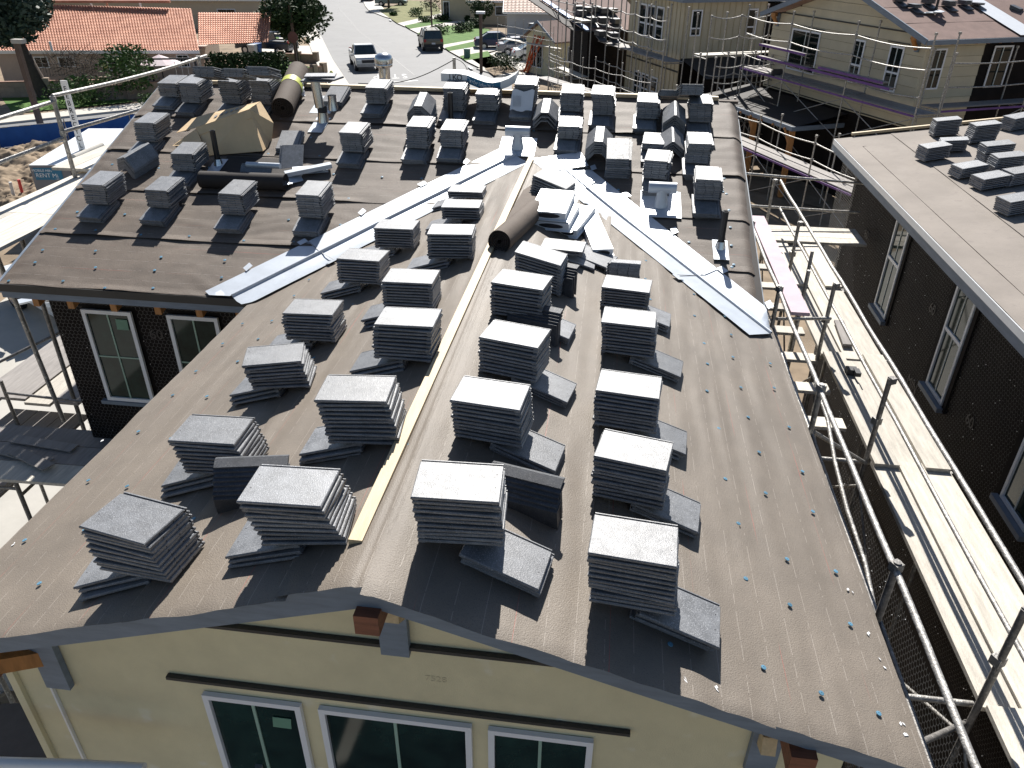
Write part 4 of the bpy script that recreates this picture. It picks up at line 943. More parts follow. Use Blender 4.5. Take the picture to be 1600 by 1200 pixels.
# left scaffold beyond the left rake
lf = empty('scaffold', (-7.5, 9, 0), 'scaffold with sunlit plank walkway beyond the left edge of the rear roof', 'scaffold')
for j in range(3):
    for (a, c) in ((6.3, 8.4), (8.4, 10.25)):
        k = MB(); k.box((-7.62+.33*j, a, 6.88), (.325, 0, 0), (0, c-a-.01, 0), (0, 0, .04)); k.build('plank', plank, lf)
for j in range(3):
    k = MB(); k.box((-7.98+.3*j+.02, 10.1, 6.96), (.29, 0, 0), (0, 3.4, 0), (0, 0, .04)); k.build('plank', plank, lf)
for y, zt in ((5.8, 8.1), (9.93, 7.98), (14.0, 7.95)):
    k = MB(); k.tube((-7.5, y, 0), (-7.5, y, zt+.02), .03, 10); coupler(k, Vector((-7.5, y, zt)), .035); coupler(k, Vector((-7.5, y, zt-.45)), .035); k.build('standard', scaf, lf)
k = MB(); k.tube((-7.35, 8.1, 4.0), (-7.42, 8.0, 7.05), .03, 10); k.build('standard', scaf, lf)
k = MB(); k.tube((-7.5, 8.55, 0), (-7.5, 8.6, 6.85), .03, 10); k.build('standard', scaf_dark, lf)
for z0, z1 in ((8.02, 7.95), (7.55, 7.47)):
    for a, c in ((4.5, 9.93), (9.93, 14.3)):
        n_ = 8; k = MB(); k.path([Vector((-7.5, a+(c-a)*t/n_, z0+(z1-z0)*t/n_-.04*math.sin(math.pi*t/n_))) for t in range(n_+1)], .026, 8); k.build('guard_rail', scaf, lf)
k = MB(); k.tube((-8.2, 6.0, 6.84), (-6.6, 6.1, 6.84), .026, 8); k.build('transom', scaf, lf)
# lower platforms at left
for j in range(4):
    k = MB(); k.box((-9.0+.41*j, 8.42+.06*(j % 2), 4.0+.02*(j % 2)), (.395, 0, 0), (.0, 2.9, 0), (0, 0, .045)); k.build('plank', plank_grey if j != 2 else plank, lf)
for j in range(3):
    k = MB(); k.box((-8.75+.41*j, 6.3, 3.6), (.395, 0, 0), (.0, 2.5, 0), (0, 0, .045)); k.build('plank', plank_grey, lf)
for j in range(3):
    k = MB(); k.box((-8.9, 6.2+.36*j, 4.42-.0*j), (3.6, .1, 0), (0, .345, 0), (0, 0, .04)); k.build('plank', plank_grey if j else plank, lf)
for (x, y, yw, L2) in ((-6.9, 6.7, -12, 1.1), (-6.7, 6.95, -6, .9), (-6.6, 6.6, -22, .7)):
    k = MB(); M3 = Matrix.Rotation(rad(yw), 3, 'Z'); k.cbox((x, y, 4.478-yw*.0022), L2, .15, .014, M3); k.build('offcut', plank_grey, lf)
for (x, y) in ((-6.62, 6.3), (-6.62, 8.3), (-8.4, 6.3), (-8.4, 8.4)):
    k = MB(); k.tube((x, y, 0), (x, y, 6.9 if y > 8 and x > -7 else 4.4), .026, 8); k.build('standard', scaf_dark, lf)
for a_, c_ in (((-6.62, 6.3, 4.2), (-6.62, 8.3, 4.2)), ((-6.62, 6.3, 2.6), (-6.62, 8.3, 4.0)), ((-8.4, 6.3, 4.3), (-6.62, 6.3, 4.3)), ((-8.4, 8.4, 4.2), (-6.62, 8.3, 4.2)), ((-9.5, 7.0, 4.3), (-6.62, 9.6, 5.4)), ((-8.5, 6.0, 3.0), (-6.9, 6.6, 4.2))):
    k = MB(); k.tube(a_, c_, .02, 8); k.build('brace', scaf_dark, lf)
# lower sunlit roof corner at bottom left of the wall
b = MB(); b.box((-9.5, -1.5, 2.0), (6.0, 0, 1.5), (0, 6.0, 0), (0, 0, .03)); 
b.build('lower_roof', felt_plain, house)
# near tubes at the bottom of the frame
nt_ = empty('scaffold', (-2.5, 1.9, 0), 'pale scaffold tube ends at the very bottom edge of the photo', 'scaffold')
k = MB(); k.path([Pz(-20, 1192, 5.9), Pz(120, 1196, 5.9), Pz(225, 1202, 5.9)], .035, 10); k.build('guard_rail', white_paint, nt_)
c = Pz(405, 1199, 5.6); k = MB(); k.tube((c.x, c.y, 0), (c.x, c.y, 5.62), .024, 10); k.build('standard', scaf, nt_)

for y in (2.2, 3.2, 4.3, 5.3):
    k = MB(); k.tube((2.25, y, 3.2), (2.27, y+1.0, 3.25), .03, 8); k.build('ledger', scaf, wk)
k = MB(); k.tube((1.98, 3.0, 6.0), (2.72, 3.75, 5.3), .02, 8); k.build('brace', scaf_dark, wk)
k = MB(); k.tube((1.95, 5.9, 6.2), (2.7, 6.5, 5.5), .02, 8); k.build('brace', scaf, wk)
k = MB(); k.tube((1.95, 8.0, 6.3), (2.75, 8.75, 6.0), .02, 8); k.build('brace', scaf, wk)
k = MB(); k.tube((2.45, 9.0, 6.5), (2.5, 9.1, 0), .022, 8); k.build('standard', scaf, wk)
k = MB(); k.tube((2.55, 9.4, 6.6), (2.6, 9.45, 0), .022, 8); k.build('standard', scaf, wk)
# interior stickers on the front and left windows
for o_, w_, h_ in (((-1.70, 2.600, 6.02), .11, .09), ((-5.42, 7.155, 6.05), .14, .13)):
    k = MB(); k.box(o_, (w_, 0, 0), (0, .002, 0), (.01, 0, h_)); k.build('window_sticker', mk('sticker_mint%d' % int(o_[0]), (.12, .26, .19), .5), house)
# loose short boards and clamps on the far walkway
k = MB(); k.box((3.02, 8.9, 5.57), (.12, 0, 0), (.05, .7, 0), (0, 0, .03)); k.build('plank', plank_grey, wk)
k = MB(); k.cbox((2.95, 8.2, 5.6), .12, .1, .08); k.cbox((2.99, 8.12, 5.63), .06, .12, .05); k.build('clamp', ink, wk)
# ================================================================== BACKGROUND
E1 = Vector((-.418, .908, 0)).normalized(); E2 = Vector((E1.y, -E1.x, 0)); UP = Vector((0, 0, 1))
boardy = mk('siding_tan', (0.52, 0.465, 0.34), 0.75, var=0.08, scale=1.5, bump=0.15, bscale=60, rnd=0.05)
batten_m = mk('batten_tan', (0.42, 0.36, 0.24), 0.75, var=0.1, scale=1.5, rnd=0.05)
asphalt = mk('asphalt', (0.17, 0.17, 0.172), 0.75, var=0.1, scale=.35, bump=0.2, bscale=40, spec=.4, speck=(1.3, (.13, .13, .133), .6))
concrete = mk('concrete', (0.5, 0.47, 0.42), 0.85, var=0.08, scale=.5, bump=0.1, bscale=20)
conc_grey = mk('concrete_yard', (0.42, 0.40, 0.36), 0.85, var=0.14, scale=.6, bump=0.1, bscale=20)
dirt = mk('dirt', (0.26, 0.2, 0.14), 0.95, var=0.35, scale=.8, bump=0.8, bscale=6, spec=.2)
def lawn_mat(name, c1, c2): return mk(name, c1, 0.9, var=.2, scale=1.2, col2=c2, bump=0.6, bscale=14, spec=.2)
lawn_m = lawn_mat('lawn_green', (.06, .14, .025), (.12, .22, .05)); lawn_dry = lawn_mat('lawn_dry', (.14, .17, .06), (.25, .23, .11))
leaf_dark = mk('leaf_dark', (0.035, 0.06, 0.02), 0.7, var=.5, scale=2, spec=.22); leaf_mid = mk('leaf_mid', (0.06, 0.11, 0.03), 0.7, var=.5, scale=2, spec=.2)
leaf_pine = mk('leaf_pine', (0.045, 0.075, 0.05), 0.6, var=.5, scale=1.5); bark = mk('bark', (.06, .045, .035), .9, var=.3, scale=5, bump=.4)
block = mk('block_wall', (.3, .235, .18), .9, var=.15, scale=2, rnd=.08); house_pink = mk('stucco_pink', (.45, .36, .30), .85, var=.05, scale=2)
house_cream = mk('stucco_cream', (.5, .42, .31), .85, var=.05, scale=2); house_grey = mk('stucco_grey', (.42, .42, .43), .85, var=.05, scale=2)
tile_red = mk('tile_terracotta', (.44, .17, .10), .75, var=.2, scale=1.2, col2=(.58, .29, .19), speck=(.9, (.33, .14, .09), .66))
tile_brown = mk('tile_rosebrown', (.34, .20, .15), .7, var=.3, scale=3, col2=(.5, .38, .31)); tile_grey = mk('tile_grey', (.3, .27, .25), .8, var=.25, scale=3)
road_paint = mk('road_paint', (.62, .62, .6), .7, var=.12, scale=5); metal_brown = mk('pole_brown', (.11, .07, .05), .6, var=.2)
blue_mesh = mk('fence_fabric_blue', (.01, .085, .33), .75, var=.15, scale=1.5, bump=.3, bscale=8); orange_m = mk('ladder_orange', (.55, .1, .03), .5, var=.1)

def flat(name, pts, z, mat, kind='structure', th=0.0, **kw):
    k = MB()
    if th: k.prism([Vector((x, y, z-th)) for x, y in pts], (0, 0, th))
    else: k.add([(x, y, z) for x, y in pts], [list(range(len(pts)))])
    return k.build(name, mat, None, kind=kind, recalc=bool(th), **kw)
def g2(px, py, z=0.0): p = Pz(px, py, z); return (p.x, p.y)
flat('ground', [(-400, -60), (400, -60), (400, 700), (-400, 700)], -.02, dirt)
# construction yard slab
flat('yard_slab', [(-14, -10), (1.3, -10), (1.3, 26), (-9, 33), (-19, 24)], -.004, conc_grey)
# cross street along E2 and the side street
def along2(o, s): return Vector(o)+E2*s
cf = Vector((-19.4, 57.1, 0))       # far kerb corner, left
cs = Vector((-30.0, 46.3, 0)); ax_far = Vector((.73, .683, 0)).normalized()
p_left = cs-ax_far*40; nrm_c = Vector((ax_far.y, -ax_far.x, 0))
flat('cross_street', [(p_left.x, p_left.y), (cs.x, cs.y), (-20.3, 56.2), (-10.4, 63.4), (30, 96), (40, 84), (-8, 46), (p_left.x+nrm_c.x*9, p_left.y+nrm_c.y*9)], .004, asphalt)
Lk = [g2(548, 141), g2(545, 133), g2(520, 95), g2(503, 60), g2(490, 40), g2(470, 25), g2(440, 12), g2(395, 0), g2(330, -12)]
Rk = [g2(775, 120), g2(760, 110), g2(730, 90), g2(690, 60), g2(650, 42), g2(600, 27), g2(577, 18), g2(571, 11), g2(568, 4), g2(556, -6), g2(530, -16)]
flat('side_street', Lk+Rk[::-1], .008, asphalt)
def kerb_strip(name, pts, wd, side, z=.12, mat=concrete, lbl=None):
    k = MB(); P = [Vector((x, y, 0)) for x, y in pts]; N_ = []
    for i in range(len(P)):
        d = (P[min(i+1, len(P)-1)]-P[max(i-1, 0)]).normalized(); N_.append(Vector((d.y, -d.x, 0))*side)
    for i in range(len(P)-1):
        a, b_, c, d = P[i], P[i+1], P[i+1]+N_[i+1]*wd, P[i]+N_[i]*wd
        k.add([(*a.xy, -.01), (*b_.xy, -.01), (*c.xy, -.01), (*d.xy, -.01), (*a.xy, z), (*b_.xy, z), (*c.xy, z), (*d.xy, z)], [(4, 5, 6, 7), (0, 1, 5, 4), (3, 7, 6, 2), (0, 4, 7, 3), (1, 2, 6, 5)])
    return k.build(name, mat, None, kind='structure', recalc=True)
kerb_strip('sidewalk', Rk, 2.3, 1); kerb_strip('sidewalk', Lk, 1.5, -1)
kerb_strip('sidewalk', [(p_left.x, p_left.y), (cs.x, cs.y), (-20.6, 56.6)], 1.7, -1)
kerb_strip('sidewalk', [(-10.2, 64.6), (0, 72.3), (15, 84)], 2.2, -1, .11)
# kerb gaps at the driveways, dark drain marks
k = MB()
for (px, py) in ((610, 33), (650, 50), (690, 75), (735, 108)):
    c = Vector((*g2(px, py), .126)); k.cbox(c, .25, 1.6, .02, Matrix.Rotation(.35, 3, 'Z'))
k.build('kerb_drain', ink_grey, None, 'dark drain slots set in the right-hand kerb of the side street', 'drain')
# tar line down the road, STOP word and stop bar
k = MB(); tp = [g2(648, 118), g2(600, 80), g2(560, 48), g2(545, 30), g2(528, 12)]
for a, c in zip(tp, tp[1:]): k.beam((*a, .013), (*c, .013), .09, .004)
k.build('tar_seam', mk('tar', (.09, .09, .09), .6), None, kind='structure')
sp_ = empty('road_marking', (*g2(618, 121), .016), 'white STOP lettering painted on the asphalt near the junction', 'road marking')
axr = Vector((-.955, -.30, 0)).normalized()
for i, ch in enumerate('STOP'):
    c = Vector((*g2(632, 119), .018))+axr*(i*.72)
    text_part(ch, 2.9, frameM(c, axr*.33, Vector((-axr.y, axr.x, 0)), (0, 0, 1)), road_paint, sp_)
a, c = g2(612, 129), g2(653, 126); k = MB(); k.beam((*a, .016), (*c, .016), .35, .005); k.build('stop_bar', road_paint, None, 'white painted stop bar across the asphalt below the STOP letters', 'road marking')

# ---- vegetation
def leaves(k, c, rads, n, size, rng, flat_=0.5, shell=.45):
    c = Vector(c)
    for _ in range(n):
        d = Vector((rng.gauss(0, 1), rng.gauss(0, 1), rng.gauss(0, 1))).normalized(); t = shell+(1-shell)*rng.random()**.5
        p = c+Vector((d.x*rads[0], d.y*rads[1], d.z*rads[2]))*t
        a = Vector((rng.gauss(0, 1), rng.gauss(0, 1), rng.gauss(0, 1)*flat_)).normalized(); b_ = a.orthogonal().normalized(); b_ = (b_+a.cross(b_)*rng.uniform(-1, 1)).normalized()
        s = size*rng.uniform(.5, 1.3); n0 = len(k.v)
        k.v += [p-a*s, p-b_*s*.5, p+a*s, p+b_*s*.5]; k.f.append((n0, n0+1, n0+2, n0+3)); k.sm.append(False)
def tree(name, base, h, crown_r, label, cat='tree', leaf=leaf_dark, seed=1, trunk_r=.18, nclump=22, nl=230, size=.14, crown_z=.62, cr_z=None, lean=0, grp=None, core=True):
    rng = random.Random(seed); base = Vector(base); rt = empty(name, base, label, cat, grp)
    k = MB(); top = base+Vector((lean, 0, h*crown_z)); k.tube(base-UP*.1, base+(top-base)*.45, trunk_r, 10, trunk_r*.75); k.tube(base+(top-base)*.45, top, trunk_r*.75, 10, trunk_r*.4)
    kk = MB(); cz = cr_z or crown_r
    for i in range(nclump):
        d = Vector((rng.gauss(0, 1), rng.gauss(0, 1), rng.gauss(0, 1))).normalized(); c = top+Vector((d.x*crown_r*.72, d.y*crown_r*.72, d.z*cz*.72+cz*.1))*rng.uniform(.35, 1)
        if i < 9: k.tube(base+(top-base)*rng.uniform(.5, .95), c, trunk_r*.28, 6, trunk_r*.1)
        r_ = crown_r*rng.uniform(.22, .4); leaves(kk, c, (r_, r_, r_*.8), nl, size, rng)
    k.build('trunk', bark, rt); kk.build('crown', leaf, rt, recalc=False)
def bush(base, r, h, label, leaf=leaf_mid, seed=1, n=500, size=.1, name='bush', cat='bush', grp=None):
    rng = random.Random(seed); k = MB(); base = Vector(base)
    for i in range(7): leaves(k, base+Vector((rng.uniform(-.5, .5)*r, rng.uniform(-.5, .5)*r, h*rng.uniform(.4, .6))), (r*.6, r*.6, h*.5), n//7, size, rng)
    k.build(name, leaf, None, label, cat, grp, recalc=False)
tree('street_tree', (-25.2, 62.5, 0), 7.2, 3.4, 'round dark leafed street tree beside the left pavement of the side street', seed=4, nclump=44, nl=230, size=.17, crown_z=.55, cr_z=2.7, trunk_r=.17)
tree('pine_tree', (-37.8, 49.5, 0), 8.8, 3.3, 'big dark pine at the upper left corner with a leaning trunk', leaf=leaf_pine, seed=9, nclump=70, nl=380, size=.19, crown_z=.62, cr_z=3.0, trunk_r=.5, lean=-1.5)
bush((-31.6, 49.9, .3), 2.0, 3.0, 'bright green shrub with fruit in front of the red tiled house', seed=3, n=1500, size=.14)
bush((-33.4, 47.5, 0), 2.6, 1.6, 'scrubby green bush on the bank behind the white staff', seed=5, n=1300, size=.12)
bush((-29.2, 47.9, 0), .9, .9, 'low green shrub at the left of the block retaining wall', seed=6, n=500)
k = MB(); rng = random.Random(8)
for i in range(260):
    a = Vector((-35.4+rng.gauss(0, .9), 50+rng.gauss(0, .6), 1.2+rng.random()*1.6)); k.tube(a, a+Vector((rng.gauss(0, .5), rng.gauss(0, .3), rng.uniform(-.3, .7))), .02, 4, .008)
k.build('bare_shrub', bark, None, 'leafless grey tangle of twigs below the red house windows', 'shrub')
# hedge by the red house
k = MB(); rng = random.Random(4)
for i in range(14): leaves(k, Vector((-28.6+.35*i, 55.2+.12*i, 1.2)), (.5, .6, 1.1), 520, .13, rng, shell=.75)
k.build('hedge', leaf_dark, None, 'tall clipped dark hedge right of the red tiled house', 'hedge', recalc=False)

# ---- red tiled house
def tiled_roof(parent, a, b, c, d, nu, nv, mat, amp=.07, name='roof_tiles', stuff=True):
    """a,b eave (left,right), d,c ridge; barrel tiles with steps"""
    a, b, c, d = map(Vector, (a, b, c, d)); n_ = (b-a).cross(d-a).normalized(); n_ = n_ if n_.z > 0 else -n_
    k = MB(); prof = [(-.5, 0), (-.25, .75), (0, 1), (.25, .75), (.5, 0)]
    for j in range(nv):
        for i in range(nu):
            vs = []
            for vv, lift in ((j/nv, .9), ((j+1.08)/nv, .0)):
                vv = min(vv, 1)
                for u_, h_ in prof:
                    u = (i+.5+u_)/nu; p = a+(b-a)*u; q = d+(c-d)*u; vs.append(p+(q-p)*vv+n_*(amp*h_+lift*amp*.55))
            n0 = len(k.v); k.v += vs
            for t in range(4): k.f.append((n0+t, n0+t+1, n0+6+t, n0+5+t)); k.sm.append(True)
            k.f.append((n0, n0+1, n0+2, n0+3, n0+4)); k.sm.append(False)
    return k.build(name, mat, parent, recalc=False, kind='stuff' if stuff else None)
rh = empty('house', (-34, 56, 0), 'low house with a big terracotta tiled roof at the upper left', 'house')
A, B = Vector((-43.2, 51.8, 2.45)), Vector((-29.3, 55.0, 2.4)); Cc, Dd = Vector((-33.5, 59.9, 5.0)), Vector((-47.0, 56.8, 5.0))
Bm = A+(B-A)*.79; Cm = Dd+(Cc-Dd)*1.0
tiled_roof(rh, A, B, Cc+Vector((1.4, .3, -.4)), Dd, 78, 30, tile_red)
tiled_roof(rh, B+Vector((-.3, .6, .3)), B+Vector((3.9, 2.9, .3)), B+Vector((3.3, 5.6, 2.0)), B+Vector((-2.0, 4.6, 2.0)), 30, 15, tile_red)
dd = (B-A).normalized(); nn_ = Vector((dd.y, -dd.x, 0))
k = MB(); k.beam(A+nn_*.05-UP*.05, B+nn_*.05-UP*.05, .1, .2); k.build('eave_board', white_paint, rh)
k = MB(); k.beam(Dd+UP*.1, Cc+UP*.1, .3, .16); k.build('ridge_cap', tile_red, rh)
k = MB(); wa, wb = A+dd*.4-nn_*.5, B-dd*.2-nn_*.5; k.box((wa.x, wa.y, -.3), (wb-wa).to_3d()*Vector((1, 1, 0)).length/1.41421356, -nn_*6, (0, 0, 2.75)); k.build('wall', house_pink, rh)
def pw(px, py, o, ax):   # point on a vertical wall through o along ax
    n_ = Vector((ax.y, -ax.x, 0)); r = ray(px, py); t = (Vector(o)-CP).dot(n_)/r.dot(n_); P = CP+r*t; return (P-Vector(o)).dot(ax), P.z
wo = Vector((wa.x, wa.y, 0))
def win_px(parent, o, ax, nrm, tl, br, cols=2, rows=1, fr=.07, split=None, gl=glass, out=.02, mm=muntin_w):
    s0, z1 = pw(*tl, o, ax); s1, z0 = pw(*br, o, ax)
    if s1 < s0: s0, s1 = s1, s0
    if z1 < z0: z0, z1 = z1, z0
    return window(parent, Vector(o)+ax*s0+UP*z0+nrm*out, ax, UP, s1-s0, z1-z0, nrm, cols, rows, fr, gl, mm, split=split, mw=.04)
for tl, br in (((52, 88), (79, 106)), ((89, 88), (119, 104)), ((165, 86), (200, 110)), ((275, 84), (298, 104))):
    win_px(rh, wo, dd, nn_, tl, br)
for i, (x_, y_) in enumerate(((73, 12), (144, 14), (168, 10), (220, 12), (80, 74))):
    q = Pz(x_, y_, 4.6 if y_ < 50 else 3.0); k = MB(); k.tube(q-UP*.3, q+UP*.35, .08, 8); k.build('vent_stub', tile_red if i == 2 else white_metal, rh)
# fence railing and yard things
rl = empty('railing', (-36, 51, 1), 'thin black metal railing in front of the red tiled house', 'railing')
a_, b_ = Vector((-39.5, 50.2, 1.2)), Vector((-33.6, 51.6, 1.2))
for h_ in (0, .75): k = MB(); k.beam(a_+UP*h_, b_+UP*h_, .03, .03); k.build('rail', ink, rl)
for i in range(34): k = MB(); p = a_+(b_-a_)*i/33; k.tube(p, p+UP*.75, .012, 4); k.build('baluster', ink, rl)
um = empty('parasol', (-31.0, 52.6, .2), 'pale pink parasol open beside the red tiled house', 'parasol')
k = MB(); k.tube((-31.0, 52.6, .2), (-31.0, 52.6, 2.35), .04, 8); k.build('pole', ink, um)
for i in range(8):
    k = MB(); a0, a1 = i*math.pi/4, (i+1)*math.pi/4; k.add([(-31.0, 52.6, 2.45), (-31+1.35*math.cos(a0), 52.6+1.35*math.sin(a0), 1.9), (-31+1.35*math.cos(a1), 52.6+1.35*math.sin(a1), 1.9)], [(0, 1, 2)]); k.build('panel', mk('parasol_cloth%d' % i, (.62, .48, .5) if i % 2 else (.7, .6, .62), .8), um)
sw = empty('swing_set', (-29, 52, 0), 'dark swing set frame with a blue and a red seat behind the block wall', 'swing set')
q0, q1 = Vector((-31.2, 51.5, 2.3)), Vector((-27.4, 52.6, 2.3))
k = MB(); k.beam(q0, q1, .1, .1); k.build('top_beam', ink, sw)
for q in (q0, q1-(q1-q0)*.25): k = MB(); k.beam(q, q-UP*2.3+Vector((.2, 0, 0)), .09, .09); k.build('leg', ink, sw)
for t, mt in ((.42, mk('seat_blue', (.02, .12, .5), .5)), (.62, mk('seat_red', (.45, .03, .02), .5))):
    p = q0+(q1-q0)*t; k = MB(); k.tube(p, p-UP*1.5, .015, 4); k.tube(p+(q1-q0).normalized()*.4, p+(q1-q0).normalized()*.4-UP*1.5, .015, 4); k.build('chain', steel_dot, sw); k = MB(); k.cbox(p-UP*1.5+(q1-q0).normalized()*.2, .45, .2, .06); k.build('swing_seat', mt, sw)
for i, (x_, y_) in enumerate(((184, 95), (164, 103))):
    q = Py(x_, y_, 50.5); k = MB(); k.lathe(q, [(0, -.16), (.11, -.11), (.16, 0), (.11, .11), (0, .16)], 12); k.build('globe_lamp', mk('lamp_glass%d' % i, (.6, .52, .2), .4), None, 'upper pale yellow globe lamp by the shrub' if i == 0 else 'lower pale yellow globe lamp left of the shrub', 'lamp')
# block retaining walls built of blocks
def block_wall(name, p, q, h, label, bl=.6, bh=.3, th=.2, post=True, z0=0.0, grp=None):
    p, q = Vector((*p, z0)), Vector((*q, z0)); d = (q-p); L_ = d.length; d.normalize(); n_ = Vector((d.y, -d.x, 0)); rt = empty(name, p, label, 'wall', grp)
    proto = MB(); proto.box((0, 0, 0), (bl-.015, 0, 0), (0, th, 0), (0, 0, bh-.015)); me = proto.mesh('block'); me.materials.append(block)
    rows = max(1, int(h/bh)); cols = int(L_/bl)
    for j in range(rows):
        for i in range(cols):
            inst(me, 'block', rt, Matrix.Translation(-Vector((0, 0, 0))) @ frameM(d*(i*bl+(bl/2 if j % 2 else 0))+UP*j*bh, d, Vector((-d.y, d.x, 0)), UP))
    k = MB(); k.box(p-UP*.1+Vector((-d.y, d.x, 0))*.02, d*L_, Vector((-d.y, d.x, 0))*(th-.04), UP*(rows*bh+.09)); k.build('core', block, rt)
    k = MB(); k.box(p+UP*rows*bh-Vector((-d.y, d.x, 0))*.03, d*L_, Vector((-d.y, d.x, 0))*(th+.06), UP*.06); k.build('coping', mk('coping_'+name+str(int(p.x)), (.33, .2, .15), .9), rt)
    if post:
        for t in (0, .5, 1):
            k = MB(); c = p+d*L_*t; k.cbox(c+UP*(rows*bh/2+.12)+Vector((-d.y, d.x, 0))*th/2, .42, .42, rows*bh+.24, Matrix.Rotation(math.atan2(d.y, d.x), 3, 'Z')); k.build('pier', block, rt)
a, c = g2(149, 160), g2(260, 150); block_wall('block_wall', a, c, 1.1, 'long tan block wall with piers beside the left pavement')
block_wall('block_wall', (-41, 48.5), (-34.2, 50.6), 1.1, 'weathered block retaining wall below the railing of the red house', z0=.1)
a, c = g2(440, 96), g2(494, 98); block_wall('block_wall', a, c, .7, 'low brown block wall behind the street tree')
a, c = g2(478, 122), g2(508, 116); block_wall('block_wall', a, c, .7, 'short block wall by the hydrant at the street corner')
flat('bank_grass', [g2(20, 178), g2(210, 160), g2(140, 140), g2(0, 150)], .05, lawn_m)
flat('verge', [g2(-60, 200), g2(20, 178), g2(0, 140), g2(-80, 150)], .04, dirt)
flat('corner_lawn', [g2(430, 130), g2(500, 132), g2(512, 118), g2(460, 96), g2(420, 100)], .06, lawn_m)
flat('driveway', [g2(400, 95), g2(496, 92), g2(485, 72), g2(395, 72)], .05, concrete)
flat('driveway', [g2(400, 65), g2(478, 58), g2(470, 48), g2(395, 50)], .05, concrete)
flat('lawn', [g2(395, 72), g2(440, 70), g2(435, 58), g2(395, 62)], .07, lawn_m)
flat('lawn', [g2(395, 48), g2(465, 42), g2(440, 25), g2(395, 30)], .07, lawn_dry)
# right side gardens
flat('lawn', [g2(592, 18), g2(621, 38), g2(665, 28), g2(690, 22), g2(680, 5), g2(640, 2)], .13, lawn_dry)
flat('driveway', [g2(621, 38), g2(632, 43), g2(700, 25), g2(690, 17)], .125, concrete)
flat('lawn', [g2(632, 42), g2(640, 47), g2(708, 35), g2(700, 28)], .14, lawn_m)
flat('driveway', [g2(640, 47), g2(655, 55), g2(750, 40), g2(735, 30), g2(708, 35)], .125, concrete)
flat('lawn', [g2(652, 54), g2(687, 73), g2(762, 60), g2(765, 48), g2(735, 40), g2(700, 42)], .135, lawn_m)
flat('path', [g2(687, 73), g2(695, 78), g2(765, 66), g2(762, 60)], .13, concrete)
flat('lawn', [g2(695, 77), g2(702, 82), g2(748, 74), g2(745, 66)], .14, lawn_m)
flat('driveway', [g2(702, 82), g2(720, 92), g2(790, 78), g2(800, 60), g2(765, 60)], .125, concrete)
flat('lawn', [g2(718, 90), g2(727, 97), g2(768, 90), g2(762, 82)], .135, lawn_m)
flat('driveway', [g2(727, 97), g2(770, 118), g2(860, 105), g2(850, 70), g2(790, 78)], .12, concrete)
flat('garden_bed', [g2(757, 110), g2(772, 121), g2(808, 114), g2(795, 104)], .15, dirt)
bush((*g2(790, 110), .1), 1.5, 1.1, 'dense dark round bush in the garden bed beside the brown lamp post', leaf_dark, 11, 1100, .1)
for i, (x_, y_, r_, h_, lb) in enumerate(((672, 58, 1.0, .9, 'dark bush just behind the parked jeep by the thin pole'), (690, 55, 1.3, 1.0, 'round bush left end of the front lawn'), (715, 52, 1.1, 1.0, 'middle bush of the lawn trio'), (728, 50, 1.1, .9, 'bush beside the middle one on the lawn'), (742, 45, 1.1, 1.1, 'bright green bush nearest the brown lamp post head'),
                                         (650, 27, 1.2, 1.0, 'light bush at the edge of the dry lawn'), (675, 18, 1.8, 1.5, 'big dark bush by the cream house entrance'), (615, 26, .6, .5, 'tiny bush on the dry lawn'), (690, 33, 1.2, .7, 'flowering low bush between the driveways'), (665, 36, 1.0, .7, 'low lavender patch between the driveways'), (733, 36, .7, .8, 'small shrub by the garage door'))):
    bush((*g2(x_, y_), .1), r_*.9, h_, lb, leaf_mid if i % 2 else leaf_dark, 20+i, 500, .12)
tree('garden_tree', (*g2(752, 42), 0), 3.6, 1.9, 'small dark spreading tree beside the cream garage', seed=12, nclump=14, nl=160, size=.13, crown_z=.55, trunk_r=.1)
# lamp posts and poles
def post(px, py, h, r, label, name='lamp_post', cat='lamp post', mat=metal_brown, head=True, lean=(0, 0)):
    x, y = g2(px, py); rt = empty(name, (x, y, 0), label, cat)
    k = MB(); k.beam((x, y, 0), (x+lean[0], y+lean[1], h), r*2, r*2, (0, 1, 0)); k.build('pole', mat, rt)
    if head:
        k = MB(); k.cbox((x+lean[0], y+lean[1], h+.08), r*6, r*4, .16); k.build('head', white_metal, rt)
post(752, 114, 4.3, .11, 'square brown lamp post by the garden bed')
post(676, 68, 8.5, .07, 'tall thin brown pole beside the parked jeep', name='utility_pole', cat='pole', head=False)
post(466, 118, 8.5, .08, 'tall brown pole carrying the stop sign behind the street tree', name='utility_pole', cat='pole', head=False)
x, y = g2(466, 118); rt = empty('stop_sign', (x, y, 2.9), 'octagonal stop sign seen from behind beside the street tree', 'stop sign')
k = MB(); k.prism([Vector((x+.42*math.cos(math.pi/8+i*math.pi/4), y-.12, 2.75+.42*math.sin(math.pi/8+i*math.pi/4))) for i in range(8)], (0, .03, 0)); k.build('plate', mk('sign_back', (.2, .09, .07), .6), rt)
# near brown lamp post at the blue fence
x, y = g2(70, 217); rt = empty('lamp_post', (x, y, 0), 'brown square lamp post rising beside the pine near the blue fence', 'lamp post'); k = MB()
tp = Py(26, 66, y); k.beam((x, y, 0), (x, y, tp.z), .24, .24, (0, 1, 0)); k.build('pole', metal_brown, rt); k = MB(); k.cbox((x+.15, y, tp.z+.05), .6, .35, .2); k.build('head', conc_grey, rt)
